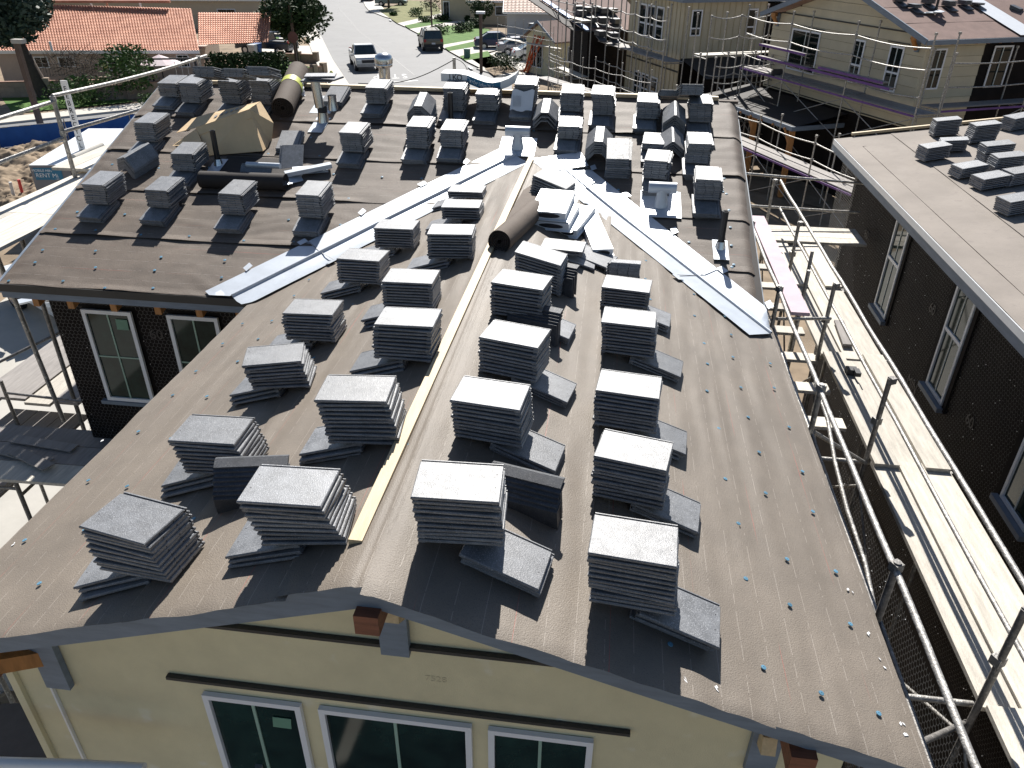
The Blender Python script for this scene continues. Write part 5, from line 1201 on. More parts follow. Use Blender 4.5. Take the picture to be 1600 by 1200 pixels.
# hydrant
x, y = g2(519, 127); rt = empty('fire_hydrant', (x, y, .05), 'small yellow fire hydrant at the left street corner', 'hydrant'); k = MB(); k.lathe((x, y, .05), [(.13, 0), (.1, .05), (.1, .5), (.14, .52), (.12, .62), (0, .72)], 12); k.build('barrel', label_yellow, rt); k = MB(); k.tube((x-.2, y, .45), (x+.2, y, .45), .06, 8); k.build('outlet', label_yellow, rt)
# telecom box, meter
x, y = g2(730, 92); k = MB(); k.cbox((x, y, .45), .5, .4, .7); k.cbox((x, y, .82), .56, .46, .05); k.build('utility_box', mk('box_green', (.1, .2, .17), .6), None, 'small green utility box on the narrow grass strip', 'utility box')
# white post with cable
c = Py(710, 110, 30); rt = empty('cable_post', (c.x, c.y, 0), 'mast with cable loop and a sagging wire above the ridge', 'mast')
k = MB(); k.tube((c.x, c.y, 0), (c.x, c.y, c.z+.45), .06, 8); k.build('mast', scaf, rt)
k = MB(); w0 = Vector((c.x-.05, c.y, c.z+.35)); w1 = Py(560, 130, 27); k.path([w0+(w1-w0)*t/12-UP*.6*math.sin(math.pi*t/12)*.5 for t in range(13)], .018, 5); k.build('cable', ink, rt)
k = MB(); k.path([w0+Vector((.55*math.sin(t*.26), 0, .06-.5*(1-math.cos(t*.26)))) for t in range(7)], .012, 5); k.build('cable', ink, rt)

# ---- vehicles
tyre = mk('tyre', (.015, .015, .015), .8); rim = mk('rim', (.5, .5, .52), .3, metal=.7); vglass = mk('car_glass', (.02, .035, .04), .08, var=.3, spec=.8); lampw = mk('lamp_clear', (.6, .62, .62), .2); lampr = mk('lamp_red', (.35, .02, .02), .3); bumper = mk('bumper', (.3, .3, .31), .35, metal=.4)
def vehicle(kind, pos, yaw, col, label, cat, name):
    """local x forward"""
    p = Vector((*pos, 0)); M3 = Matrix.Rotation(rad(yaw), 3, 'Z'); rt = empty(name, p, label, cat)
    paint = mk('paint_'+name+str(int(abs(pos[0]*10))), col, .28, metal=.25, var=.05, spec=.7)
    Wd = .9 if kind == 'sedan' else .95
    if kind == 'sedan': L_, prof, cab = 4.6, [(-2.3, .35), (-2.32, .75), (-2.15, .98), (-1.5, 1.02), (1.0, .98), (1.9, .84), (2.28, .68), (2.3, .35)], [(-1.75, 1.0), (-1.05, 1.42), (.15, 1.45), (.95, .98)]
    elif kind == 'suv': L_, prof, cab = 4.5, [(-2.15, .45), (-2.2, .9), (-2.15, 1.1), (1.15, 1.12), (2.1, 1.02), (2.2, .85), (2.2, .45)], [(-2.1, 1.1), (-1.9, 1.75), (.35, 1.78), (1.0, 1.12)]
    else: L_, prof, cab = 5.4, [(-2.7, .5), (-2.72, 1.05), (-.55, 1.05), (-.5, 1.12), (1.45, 1.14), (2.5, 1.05), (2.68, .85), (2.7, .5)], [(-.5, 1.1), (-.4, 1.72), (.75, 1.75), (1.35, 1.14)]
    def Wp(x, yv, z): return p+M3@Vector((x, yv, z))
    k = MB(); n = len(prof); sec = []
    for yy, s in ((-Wd, .86), (-Wd*.97, 1), (Wd*.97, 1), (Wd, .86)): sec.append([Wp(x*(1 if s == 1 else .985), yy, (.35+(z-.35)*s if z > .5 else z)) for x, z in prof])
    vs = [q for s_ in sec for q in s_]; fs = [(j*n+i, j*n+(i+1) % n, (j+1)*n+(i+1) % n, (j+1)*n+i) for j in range(3) for i in range(n)]+[list(range(n))[::-1], list(range(3*n, 4*n))]
    k.add(vs, fs); k.build('body', paint, rt)
    tw = Wd*.78; k = MB(); n = len(cab); a = [Wp(x, -(Wd*.93 if z < 1.2 else tw), z) for x, z in cab]; c = [Wp(x, (Wd*.93 if z < 1.2 else tw), z) for x, z in cab]
    k.add(a+c, [(i, (i+1) % n, n+(i+1) % n, n+i) for i in range(n)]+[list(range(n))[::-1], list(range(n, 2*n))]); k.build('windows', vglass, rt)
    k = MB(); k.add([Wp(cab[1][0]-.05, -tw-.01, cab[1][1]-.01), Wp(cab[2][0]+.05, -tw-.01, cab[2][1]-.01), Wp(cab[2][0]+.05, tw+.01, cab[2][1]-.01), Wp(cab[1][0]-.05, tw+.01, cab[1][1]-.01), Wp(cab[1][0], -tw+.05, cab[1][1]+.05), Wp(cab[2][0], -tw+.05, cab[2][1]+.05), Wp(cab[2][0], tw-.05, cab[2][1]+.05), Wp(cab[1][0], tw-.05, cab[1][1]+.05)], [(4, 5, 6, 7), (0, 1, 5, 4), (1, 2, 6, 5), (2, 3, 7, 6), (3, 0, 4, 7)]); k.build('roof', paint, rt)
    for sd_ in (-1, 1):
        for (x0, z0), (x1, z1) in zip(cab[:-1], cab[1:]):
            if z0 > 1.2 and z1 > 1.2: continue
            k = MB(); k.beam(Wp(x0, sd_*(Wd*.93 if z0 < 1.2 else tw), z0), Wp(x1, sd_*(Wd*.93 if z1 < 1.2 else tw), z1), .08, .08); k.build('pillar', paint, rt)
        xm = (cab[1][0]+cab[2][0])/2; k = MB(); k.beam(Wp(xm, sd_*(Wd*.935), 1.05), Wp(xm, sd_*(tw+.01), cab[1][1]), .08, .05); k.build('pillar', paint, rt)
        k = MB(); k.cbox(Wp(cab[3][0]-.25, sd_*(Wd+.12), 1.1), .12, .2, .15, M3); k.build('mirror', paint, rt)
        for wx in (-L_*.31, L_*.31):
            wr = .34 if kind != 'sedan' else .31; c0 = Wp(wx, sd_*(Wd-.2), wr); c1 = Wp(wx, sd_*(Wd+.015), wr)
            k = MB(); k.tube(c0, c1, wr+.07, 18); k.build('wheel_arch', ink, rt)
            k = MB(); k.tube(c0, Wp(wx, sd_*(Wd+.03), wr), wr, 18); wh = k.build('wheel', tyre, rt)
            k = MB(); k.tube(c1, Wp(wx, sd_*(Wd+.045), wr), wr*.62, 12); k.build('rim', rim, wh)
        k = MB(); k.cbox(Wp(prof[-2][0]-.01, sd_*Wd*.74, prof[-2][1]-.03), .14, .38, .19, M3); k.build('headlight', lampw, rt)
        k = MB(); k.cbox(Wp(prof[1][0]+.04, sd_*Wd*.82, prof[1][1]+.05), .12, .22, .24, M3); k.build('tail_light', lampr, rt)
    k = MB(); k.cbox(Wp(L_/2-.02, 0, .5), .14, Wd*1.9, .2, M3); k.build('front_bumper', bumper if kind != 'sedan' else paint, rt)
    k = MB(); k.cbox(Wp(-L_/2+.02, 0, .52), .14, Wd*1.9, .2, M3); k.build('rear_bumper', ink if kind == 'suv' else bumper, rt)
    k = MB(); k.cbox(Wp(prof[-2][0]+.03, 0, prof[-2][1]-.05), .08, Wd*1.0, .24, M3); k.build('grille', ink, rt)
    k = MB(); k.cbox(Wp(-L_/2-.05, 0, .72), .02, .34, .15, M3); k.build('number_plate', paperwhite, rt)
    if kind == 'pickup':
        k = MB(); k.box(Wp(-2.6, -Wd*.82, 1.056), M3@Vector((2.0, 0, 0)), M3@Vector((0, Wd*1.64, 0)), (0, 0, .004)); k.build('load_bed', ink, rt)
        for sd_ in (-1, 1): k = MB(); k.beam(Wp(-2.65, sd_*Wd*.88, 1.1), Wp(-.55, sd_*Wd*.88, 1.1), .12, .12); k.build('bed_side', paint, rt)
    if kind == 'suv':
        for yy in (-.5, .5): k = MB(); k.beam(Wp(-1.6, yy, 1.86), Wp(.2, yy, 1.86), .05, .05); k.build('roof_rail', ink, rt)
    return rt
vehicle('pickup', (-20.9, 66.1), -66, (.62, .62, .62), 'silver pickup truck parked facing the camera at the left kerb', 'pickup', 'pickup_truck')
vehicle('suv', (-18.0, 78.2), 110, (.16, .14, .10), 'olive brown off-roader parked at the right kerb, seen from behind', 'suv', 'parked_car')
vehicle('sedan', (-11.6, 79.4), 12, (.02, .03, .08), 'dark navy sedan in the driveway behind the brown lamp post', 'car', 'parked_car')
vehicle('sedan', (-8.9, 76.0), 14, (.2, .2, .22), 'grey sedan between the navy car and the white car', 'car', 'parked_car')
vehicle('sedan', (-7.0, 72.4), 16, (.72, .74, .76), 'white sedan nearest the orange ladder', 'car', 'parked_car')
vehicle('pickup', (-31.9, 72.3), 172, (.012, .02, .035), 'dark blue pickup half hidden behind the street tree', 'pickup', 'pickup_truck')
vehicle('pickup', (-36.6, 85.5), 172, (.03, .035, .045), 'dark pickup in the upper driveway left of the street tree', 'pickup', 'pickup_truck')
vehicle('sedan', (*g2(612, 9),), 8, (.1, .14, .15), 'grey green sedan at the bend of the side street', 'car', 'parked_car')
vehicle('suv', (*g2(576, 1),), 100, (.18, .02, .03), 'dark red car at the top edge in the side street', 'car', 'parked_car')
for i, (px_, py_, cc, lb) in enumerate(((704, 28, (.03, .04, .08), 'blue wheeled bin against the cream house wall'), (716, 31, (.03, .035, .04), 'dark bin right of the blue one at the cream house'), (404, 88, (.03, .09, .25), 'blue wheeled bin left of the dark blue pickup'), (397, 90, (.35, .37, .38), 'grey wheeled bin beside the hedge'))):
    x, y = g2(px_, py_); rt = empty('wheeled_bin', (x, y, 0), lb, 'bin', 'wheeled bins'); k = MB(); k.add([(x-.25, y-.25, .05), (x+.25, y-.25, .05), (x+.25, y+.25, .05), (x-.25, y+.25, .05), (x-.3, y-.35, 1.0), (x+.3, y-.35, 1.0), (x+.3, y+.35, 1.0), (x-.3, y+.35, 1.0)], [(0, 3, 2, 1), (4, 5, 6, 7), (0, 1, 5, 4), (1, 2, 6, 5), (2, 3, 7, 6), (3, 0, 4, 7)])
    bm_ = mk('bin%d' % i, cc, .5); k.build('body', bm_, rt); k = MB(); k.cbox((x, y, 1.04), .66, .78, .07); k.build('lid', bm_, rt)

# ---- houses across the street
def simple_house(o, ax, L_, D_, h, slope, wall_m, roof_m, label, garage=None, windows_=(), along=True, eave=.4, tiles=(30, 12)):
    """o corner (front left on the ground), ax along the front; roof ridge parallel to ax"""
    o = Vector((*o, 0)); ax = Vector((*ax, 0)).normalized(); ay = Vector((-ax.y, ax.x, 0)); rt = empty('house', o+ax*L_/2+ay*D_/2, label, 'house')
    k = MB(); k.box(o, ax*L_, ay*D_, UP*h); k.build('wall', wall_m, rt)
    zr_ = h+slope*D_/2; a = o-ax*eave-ay*eave+UP*(h-slope*eave); b_ = o+ax*(L_+eave)-ay*eave+UP*(h-slope*eave); c = o+ax*(L_+eave)+ay*D_/2+UP*zr_; d = o-ax*eave+ay*D_/2+UP*zr_
    tiled_roof(rt, a, b_, c, d, tiles[0], tiles[1], roof_m, .06)
    a2, b2 = o-ax*eave+ay*(D_+eave)+UP*(h-slope*eave), o+ax*(L_+eave)+ay*(D_+eave)+UP*(h-slope*eave)
    tiled_roof(rt, b2, a2, d, c, tiles[0], tiles[1], roof_m, .06)
    k = MB(); k.add([o, o+ay*D_, o+ay*D_/2+UP*(zr_-.05)-UP*0, o+UP*h, o+ay*D_+UP*h], [(3, 4, 2)]); k.build('gable', wall_m, rt, recalc=False); k = MB(); k.add([o+ax*L_+UP*h, o+ax*L_+ay*D_+UP*h, o+ax*L_+ay*D_/2+UP*(zr_-.05)], [(0, 1, 2)]); k.build('gable', wall_m, rt, recalc=False)
    k = MB(); k.beam(a-UP*.06, b_-UP*.06, .06, .18); k.beam(a-UP*.06, d-UP*.06, .06, .16); k.build('eave_board', white_paint, rt)
    for s0, w_ in (garage or ()):
        k = MB(); g0 = o+ax*s0-ay*.03
        for j in range(4): k.box(g0+UP*(.52*j+.02), ax*w_, -ay*.03, UP*.49)
        k.build('garage_door', white_paint, rt)
    for s0, z0, w_, h_ in windows_: window(rt, o+ax*s0+UP*z0-ay*.02, ax, UP, w_, h_, -ay, 2, 1, .08, glass, muntin_w)
    return rt
simple_house(g2(735, 38), (1, .12), 13, 9, 2.7, .35, house_cream, tile_brown, 'cream bungalow with a rose brown tiled roof across the street', windows_=((3, 1, 1.6, 1),), tiles=(40, 14))
simple_house(g2(690, 32), (1, -.3), 4.2, 4, 2.9, .3, house_cream, tile_brown, 'cream entrance block of the bungalow with the bins', windows_=((.3, .2, .9, 2),), tiles=(14, 6))
hb = simple_house(g2(792, 60), (1, .1), 9, 6, 2.7, .45, house_grey, tile_brown, 'grey gabled house with a garage behind the small yellow building', tiles=(24, 12))
simple_house(g2(835, 30), (1, .05), 16, 10, 3.0, .4, house_cream, tile_brown, 'long rose brown tiled house roof behind the small yellow building', tiles=(44, 14))
simple_house((2.5, 96), (1, .05), 22, 12, 3.4, .45, house_cream, tile_brown, 'house with a dark red barrel tiled roof behind the stacked roof', tiles=(60, 16))
simple_house((-70, 84), (1, .2), 34, 9, 3.2, .4, house_cream, tile_grey, 'long grey shingle roofed house above the terracotta roof', tiles=(60, 10), windows_=((26, 1, 2, 1.1),))
0 and simple_house((-46, 104), (1, .1), 16, 10, 3.0, .35, house_pink, tile_brown, 'far house beyond the street tree at the top edge', tiles=(30, 10))
0 and simple_house((-24, 128), (1, -.1), 18, 10, 3.0, .35, house_cream, tile_grey, 'far house with garage at the bend of the side street', garage=((3, 4.8),), tiles=(30, 10))
for i, (x, y, h_) in enumerate(((-60, 76, 7), (-66, 100, 9), (-33, 118, 6), (12, 120, 9))): tree('background_tree', (x, y, 0), h_, 3.2, ['dark tree behind the terracotta roof at the left', 'tall tree far behind the grey shingle roof', 'tree beyond the bend of the street', 'tree far behind the red barrel tiled house'][i], seed=40+i, nclump=18, nl=180, size=.22)

# ---- yellow three-window house (upper right)
def clap(parent, o, ax, nrm, L_, z0, ztop, bh=.34, mat=boardy, gap=.02):
    """lap siding boards, ztop(s) gives the top profile"""
    z = z0
    while z < max(ztop(s_*L_/20) for s_ in range(21)):
        ss = [s_*L_/60 for s_ in range(61) if ztop(s_*L_/60) > z+.04]
        if len(ss) > 1:
            s0, s1 = ss[0], ss[-1]; zt0, zt1 = min(z+bh, ztop(s0)), min(z+bh, ztop(s1)); k = MB()
            sa = [s_ for s_ in ss if ztop(s_) >= z+bh]
            if sa: top_pts = [(s0, zt0), (sa[0], z+bh), (sa[-1], z+bh), (s1, zt1)]
            else: mx_ = max(ss, key=ztop); top_pts = [(s0, zt0), (mx_, ztop(mx_)), (s1, zt1)]
            prof = [(s0, z), (s1, z)]+top_pts[::-1]
            prof = [q for i, q in enumerate(prof) if i == 0 or (abs(q[0]-prof[i-1][0])+abs(q[1]-prof[i-1][1])) > 1e-4]
            k.prism([o+ax*s_+UP*(zz_-(.012 if zz_ > z+.02 else 0))+nrm*(.028 if zz_ < z+.02 else .006) for s_, zz_ in prof], -nrm*.03); k.build('siding_board', mat, parent)
        z += bh
ty = empty('house', (14, 36, 0), 'yellow boarded gable house with purple scaffold planks at the upper right', 'house')
Cn = Vector((10.92, 31.35, 0)); ow = Cn+E1*.4+E2*.4; GW = 9.7
gz = lambda s_: 6.62+.31*min(s_, GW-s_)
k = MB(); k.add([ow, ow+E1*GW, ow+E1*GW+UP*6.6, ow+E1*GW/2+UP*gz(GW/2), ow+UP*6.6], [(0, 1, 2, 3, 4)]); k.build('sheathing', blackpaper, ty, recalc=False)
k = MB(); k.box(ow+E2*.02, E2*9, E1*.05, UP*6.7); k.build('papered_wall', blackpaper, ty)
clap(ty, ow, E1, -E2, GW, 3.55, gz, .36)
clap(ty, ow, E2, -E1, 2.6, 3.55, lambda s_: 6.62, .36)
for z_ in (3.62,):
    k = MB(); k.beam(ow+E1*.0-E2*.04+UP*z_, ow+E1*GW-E2*.04+UP*z_, .03, .04); k.build('trim_strip', trim_dark, ty)
k = MB(); k.beam(ow+E1*.6-E2*.045+UP*6.80, ow+E1*(GW-.6)-E2*.045+UP*6.80, .03, .05); k.build('trim_strip', trim_dark, ty)
k = MB(); k.box(ow-E2*.03-E1*.03+UP*3.5, E1*.1, E2*.01, UP*3.1); k.box(ow-E2*.04-E1*.03+UP*3.5, E2*.12, -E1*.01, UP*3.1); k.build('corner_board', boardy, ty)
NE2 = -E2
for s0, s1, z0, z1, cl_, sp in ((6.08, 8.1, 4.55, 6.25, 2, None), (3.22, 3.88, 4.64, 6.27, 2, .42), (1.06, 1.82, 4.66, 6.28, 2, .42)):
    window(ty, ow+E1*s0+UP*z0+NE2*.03, E1, UP, s1-s0, z1-z0, NE2, 2, 1, .07, glass, muntin_w, split=sp, mw=.05)
    k = MB(); k.beam(ow+E1*(s0-.2)+UP*(z1+.12)-E2*.05, ow+E1*(s1+.2)+UP*(z1+.12)-E2*.05, .03, .03); k.build('trim_strip', trim_dark, ty)
window(ty, ow+E2*.27+UP*4.94-E1*.03, E2, UP, .6, 1.42, -E1, 2, 1, .06, glass, muntin_w, split=.5, mw=.04)
window(ty, ow+E2*3.05+UP*4.9-E1*.03, E2, UP, .9, 1.48, -E1, 2, 1, .06, glass, muntin_w, split=None, mw=.04)
# its roof
Ri = Cn+E1*5.25
ku = MB(); zt = lambda t: 6.7+.31*t
for i in range(4):
    k = MB(); t0, t1 = 5.25*i/4, 5.25*(i+1)/4+.05
    def fn(a, c): t = min(t0+(t1-t0)*a, 5.25); s_ = -.15+9.5*c; p = Cn+E1*t+E2*s_; return Vector((p.x, p.y, zt(t)+.01*i+.01+.012*nz(p.x, p.y*1.5, i)))
    k.grid(fn, 5, 30); k.build('underlayment_sheet', paper_red, ty, recalc=False)
    k = MB()
    def fn2(a, c): t = min(t0+(t1-t0)*a, 5.25); s_ = -.15+9.5*c; p = Cn+E1*(10.5-t)+E2*s_; return Vector((p.x, p.y, zt(t)+.01*i+.01))
    k.grid(fn2, 3, 10); k.build('underlayment_sheet', paper_red, ty, recalc=False)
for (p_, q_) in ((Cn, Ri), (Cn+E1*10.5, Ri)):
    a = Vector((p_.x, p_.y, 6.64)); b_ = Vector((Ri.x, Ri.y, 8.27)); k = MB(); k.beam(a-E2*.12, b_-E2*.12, .05, .2); k.build('rake_board', fascia, ty)
k = MB(); k.beam(Vector((*Cn.xy, 6.62))-E2*.1-E1*.03, Vector((*Cn.xy, 6.62))+E2*6-E1*.03, .04, .16); k.build('eave_board', fascia, ty)
for i in range(7): k = MB(); p = Cn+E2*(.5+.55*i)+UP*6.52; k.box(p, E1*.35, E2*.07, UP*.1); k.build('rafter_tail', wood_orange, ty)
for s_ in (.35, 9.2):
    k = MB(); p = ow+E1*s_-E2*.05+UP*(6.2); k.box(p, E1*.2, -E2*.04, UP*.55); k.build('bracket_plate', fascia, ty); k = MB(); k.tube(p+UP*.1-E2*.05+E1*.1, p+UP*.5-E2*.35+E1*.1, .08, 8); k.build('bracket_brace', wood_orange, ty); k = MB(); k.cbox(p+UP*.5-E2*.25+E1*.1, .18, .5, .16, Matrix.Rotation(-.43, 3, 'Z')); k.build('beam_end', wood_orange, ty)
k = MB(); p0 = Cn+E2*4.1; k.grid(lambda a, c: (lambda q: Vector((q.x, q.y, 6.72+.31*4*c+.05)))(p0+E2*.95*a+E1*4*c+E2*0), 3, 6); k.build('valley_sheet', white_metal, ty, recalc=False)
k = MB(); k.add([p0+E2*.9+UP*6.7, p0+E2*8+UP*7.6-E1*1.5, p0+E2*8+UP*8.6+E1*3, p0+E2*.9+E1*4+UP*7.96], [(0, 1, 2, 3)]); k.build('side_roof', paper_red, ty, recalc=False)
zty = (lambda x, y: 6.72+.31*((Vector((x, y, 0))-Cn).dot(E1)), -E1, .31)
TG = 'tile stacks on the reddish roof of the yellow house'
for a in ((1430, 7, 5, 'low tile stack nearest the gable on the reddish roof'), (1484, 2, 7, 'tall tile stack right of the black pipe on the reddish roof'), (1508, 1, 6, 'second tall tile stack right of the black pipe, reddish roof'), (1527, 5, 3, 'low pile left of the white valley sheet'), (1452, -2, 7, 'tile stack left of the black pipe at the top edge'), (1407, -4, 6, 'dark stack near the gable cut by the top edge')):
    stack(a[0], a[1], a[2], 2, 0, zty, a[3], me=FTILE, grp=TG)
for a in ((1590, 8, 6, 'dark pile beyond the white valley sheet at the corner'),): stack(a[0], a[1], a[2], 0, 20, zty, a[3], me=FTILE, grp=TG)
c = onf(zty[0], 1462, 17); rt = empty('vent_pipe', c, 'small black vent pipe between tile stacks on the reddish roof', 'vent pipe'); k = MB(); k.tube(c, c+UP*.5, .05, 8); k.build('pipe', blackpipe, rt); k = MB(); k.cbox(c+UP*.02-E1*.1, .3, .5, .01); k.build('collar', galv, rt)
c = onf(zty[0], 1450, 22); k = MB()
for i in range(3): k.cbox(c+Vector((.15*i, -.1*i, .04+.03*i)), .5, .3, .02, Matrix.Rotation(.5*i, 3, 'Z'))
k.build('scrap_metal', galv, None, 'shiny offcuts beside a stack on the reddish roof', 'metal offcut')
# porch roof and posts in front of it
pr = empty('porch', (8, 38, 0), 'dark flat porch roof on orange timber posts below the yellow house', 'porch')
pa = ow+E1*3.3-E2*.05; k = MB(); k.add([pa+UP*3.45, pa+E1*7.5+UP*3.45, pa+E1*7.5-E2*2.6+UP*3.05, pa-E2*2.6+UP*3.05], [(0, 1, 2, 3)]); k.add([pa+UP*3.3, pa+E1*7.5+UP*3.3, pa+E1*7.5-E2*2.6+UP*2.9, pa-E2*2.6+UP*2.9], [(3, 2, 1, 0)]); k.build('porch_roof', felt_dark, pr, recalc=False)
k = MB(); k.beam(pa-E2*2.62+UP*2.98, pa-E2*2.62+E1*7.5+UP*2.98, .06, .18); k.build('eave_board', fascia, pr)
k = MB(); k.beam(pa-E2*.1+UP*3.0, pa-E2*2.6+UP*2.98, .06, .18); k.build('eave_board', fascia, pr)
for s_ in (.4, 3.2, 6.2):
    k = MB(); c = pa+E1*s_-E2*2.3; k.beam(c, c+UP*2.9, .22, .22, (0, 1, 0)); k.build('post', wood_orange, pr); k = MB(); k.beam(c+UP*2.2, c+UP*2.85+E1*.5, .12, .14); k.build('post_brace', wood_orange, pr)
for i in range(9): k = MB(); c = pa+E1*(.4+.85*i)-E2*2.62+UP*2.88; k.box(c, -E2*.1, E1*.07, UP*.08); k.build('rafter_tail', wood_orange, pr)
k = MB(); c = pa+E1*6.6-E2*1.9+UP*3.2; k.cbox(c, .8, .6, .03, Matrix.Rotation(.7, 3, 'Y')); k.build('scrap_sheet', concrete, None, 'pale scrap board lying on the dark porch roof', 'board')
# scaffolding of the yellow house: along the gable and around the corner
scaffold('scaffold', 'scaffold with purple edged planks along the gable wall of the yellow house', ow-E2*.35-E1*1.6, E1, [3.9, 4.1, 3.4], 1.0, (4.4,), 7.1, r=.03, mat=scaf, pmat=plank_grey, rails=(2.2, 1.5, .6), purple=True, sag=.1, boards=4, plank_w=.22)
scaffold('scaffold', 'lower scaffold lift with purple planks in front of the porch', ow-E2*3.2-E1*3.6, E1, [3.4, 3.6, 3.6, 3.6], 1.0, (2.1,), 3.6, r=.03, mat=scaf, pmat=plank_grey, rails=(1.2, .6), purple=True, sag=.08, boards=4, plank_w=.22)
scaffold('scaffold', 'scaffold passing the side wall of the yellow house towards the right edge', ow-E1*.35+E2*7.6, -E2, [3.8, 3.8], 1.0, (4.45,), 6.4, mat=scaf, r=.03, pmat=plank_grey, rails=(1.6, .8), purple=True, sag=.05, boards=4, plank_w=.2)
bn = empty('bench_plank', ow-E2*.9+E1*3+UP*5.2, 'raised purple planks crossing the windows of the yellow house', 'plank')
for (s0, s1, zz_) in ((5.0, 8.4, 5.55), (4.4, 8.4, 5.05), (-.2, 4.6, 5.05), (.2, 4.0, 5.2)):
    k = MB(); k.box(ow-E2*1.2+E1*s0+UP*zz_, E1*(s1-s0), -E2*.25, UP*.05); k.build('plank', plank_grey, bn)
    k = MB(); k.box(ow-E2*1.46+E1*s0+UP*(zz_-.03), E1*(s1-s0), -E2*.02, UP*.09); k.build('edge', plank_purple, bn)
c = ow-E2*1.1+E1*7.2+UP*4.5; k = MB(); k.cbox(c, .5, .3, .2); k.cbox(c+UP*.14, .4, .24, .08); k.build('tool_bag', ink, None, 'black tool bag on the purple edged planks by the sliding door', 'tool bag')

# ---- tan batten house (upper middle)
mb_h = empty('house', (4, 48, 0), 'tall tan board and batten house at the top middle, wrapped in scaffold', 'house')
Mc = Vector((3.32, 46.02, 0)); ML, MR = 6.75, 4.95
k = MB(); k.box(Mc+E1*.03+E2*.03, E1*ML, E2*MR, UP*6.75); k.build('sheathing', batten_m, mb_h)
nP = 15
for i in range(nP): k = MB(); k.box(Mc+E1*(ML*i/nP+.02), E1*(ML/nP-.03), -E2*.01, UP*6.7); k.build('siding_panel', boardy, mb_h)
for i in range(nP+1): k = MB(); k.box(Mc+E1*(ML*i/nP-.02), E1*.05, -E2*.035, UP*6.7); k.build('batten', batten_m, mb_h)
nP = 13
for i in range(nP): k = MB(); k.box(Mc+E2*(MR*i/nP+.02)+UP*3.9, E2*(MR/nP-.03), -E1*.01, UP*2.85); k.build('siding_panel', boardy, mb_h)
for i in range(nP+1): k = MB(); k.box(Mc+E2*(MR*i/nP-.02)+UP*3.9, E2*.05, -E1*.035, UP*2.85); k.build('batten', batten_m, mb_h)
k = MB(); k.box(Mc-E1*.03, E2*MR, E1*.04, UP*3.88); k.build('lower_wall', blackpaper, mb_h)
k = MB(); k.box(Mc+E2*MR-E1*.02, E2*2.5, E1*3, UP*6.6); k.build('papered_wall', blackpaper, mb_h)
k = MB(); k.beam(Mc-E2*.05+UP*3.25, Mc+E1*ML-E2*.05+UP*3.25, .04, .07); k.build('trim_strip', trim_dark, mb_h)
for s0, s1 in ((2.25, 3.15), (3.28, 4.35), (4.48, 5.4)):
    window(mb_h, Mc+E1*s0+UP*4.55-E2*.04, E1, UP, s1-s0, 1.75, -E2, 1, 1, .09, glass, muntin_w, split=.42)
    window(mb_h, Mc+E1*s0+UP*1.15-E2*.04, E1, UP, s1-s0, 1.45, -E2, 1, 1, .09, glass, muntin_w, split=.42)
for s0 in (.4, 3.82): window(mb_h, Mc+E2*s0+UP*5.05-E1*.04, E2, UP, .64, 1.3, -E1, 1, 1, .07, glass, muntin_w, split=.3)
k = MB(); k.box(Mc-E1*.45-E2*.45+UP*6.72, E2*(MR+2), E1*(ML+1), UP*.2); k.build('roof_edge', fascia, mb_h)
k = MB(); k.add([Mc-E1*.45-E2*.45+UP*6.93, Mc-E1*.45+E2*(MR+1.5)+UP*6.93, Mc+E1*3.4+E2*(MR+1.5)+UP*8, Mc+E1*3.4-E2*.45+UP*8, Mc+E1*7.2-E2*.45+UP*6.93, Mc+E1*7.2+E2*(MR+1.5)+UP*6.93], [(0, 1, 2, 3), (3, 2, 5, 4)]); k.build('roof', felt_dark, mb_h, recalc=False)
# low black roof and papered wall between the two
lo = empty('lean_to', (7, 44, 0), 'low dark lean-to roof joining the tan house and the yellow house', 'lean-to')
k = MB(); a = Mc-E1*.05; k.add([a+UP*3.95, a+E2*6.5+UP*3.95, a+E2*6.5-E1*3+UP*3.35, a-E1*3+UP*3.35], [(0, 1, 2, 3)]); k.build('roof', felt_dark, lo, recalc=False)
k = MB(); k.box(a-E1*2.8, E2*6.4, E1*.1, UP*3.3); k.build('papered_wall', blackpaper, lo)
scaffold('scaffold', 'sagging scaffold along the long face of the tan batten house', Mc-E2*.45-E1*1.2, E1, [1.9]*7, 1.2, (3.95, .95), 6.6, r=.034, pmat=plank_grey, rails=(2.0, 1.1, .55), sag=.08, boards=4, plank_w=.26)
scaffold('scaffold', 'scaffold with pale planks in front of the lean-to of the tan house', Mc-E1*4.2+E2*6.4, -E2, [1.6]*5, 1.3, (4.75, 2.2), 6.6, r=.034, pmat=plank, rails=(1.8, .9), sag=.12, boards=3, plank_w=.24)
scaffold('scaffold', 'scaffold tower of crossing tubes left of the tan house', Mc+E1*(ML+.3)-E2*2.4, E1, [1.4, 1.4, 1.4], 1.1, (5.2, 2.0), 6.2, r=.034, pmat=plank, rails=(.9, .5), sag=.03, boards=2, plank_w=.3)
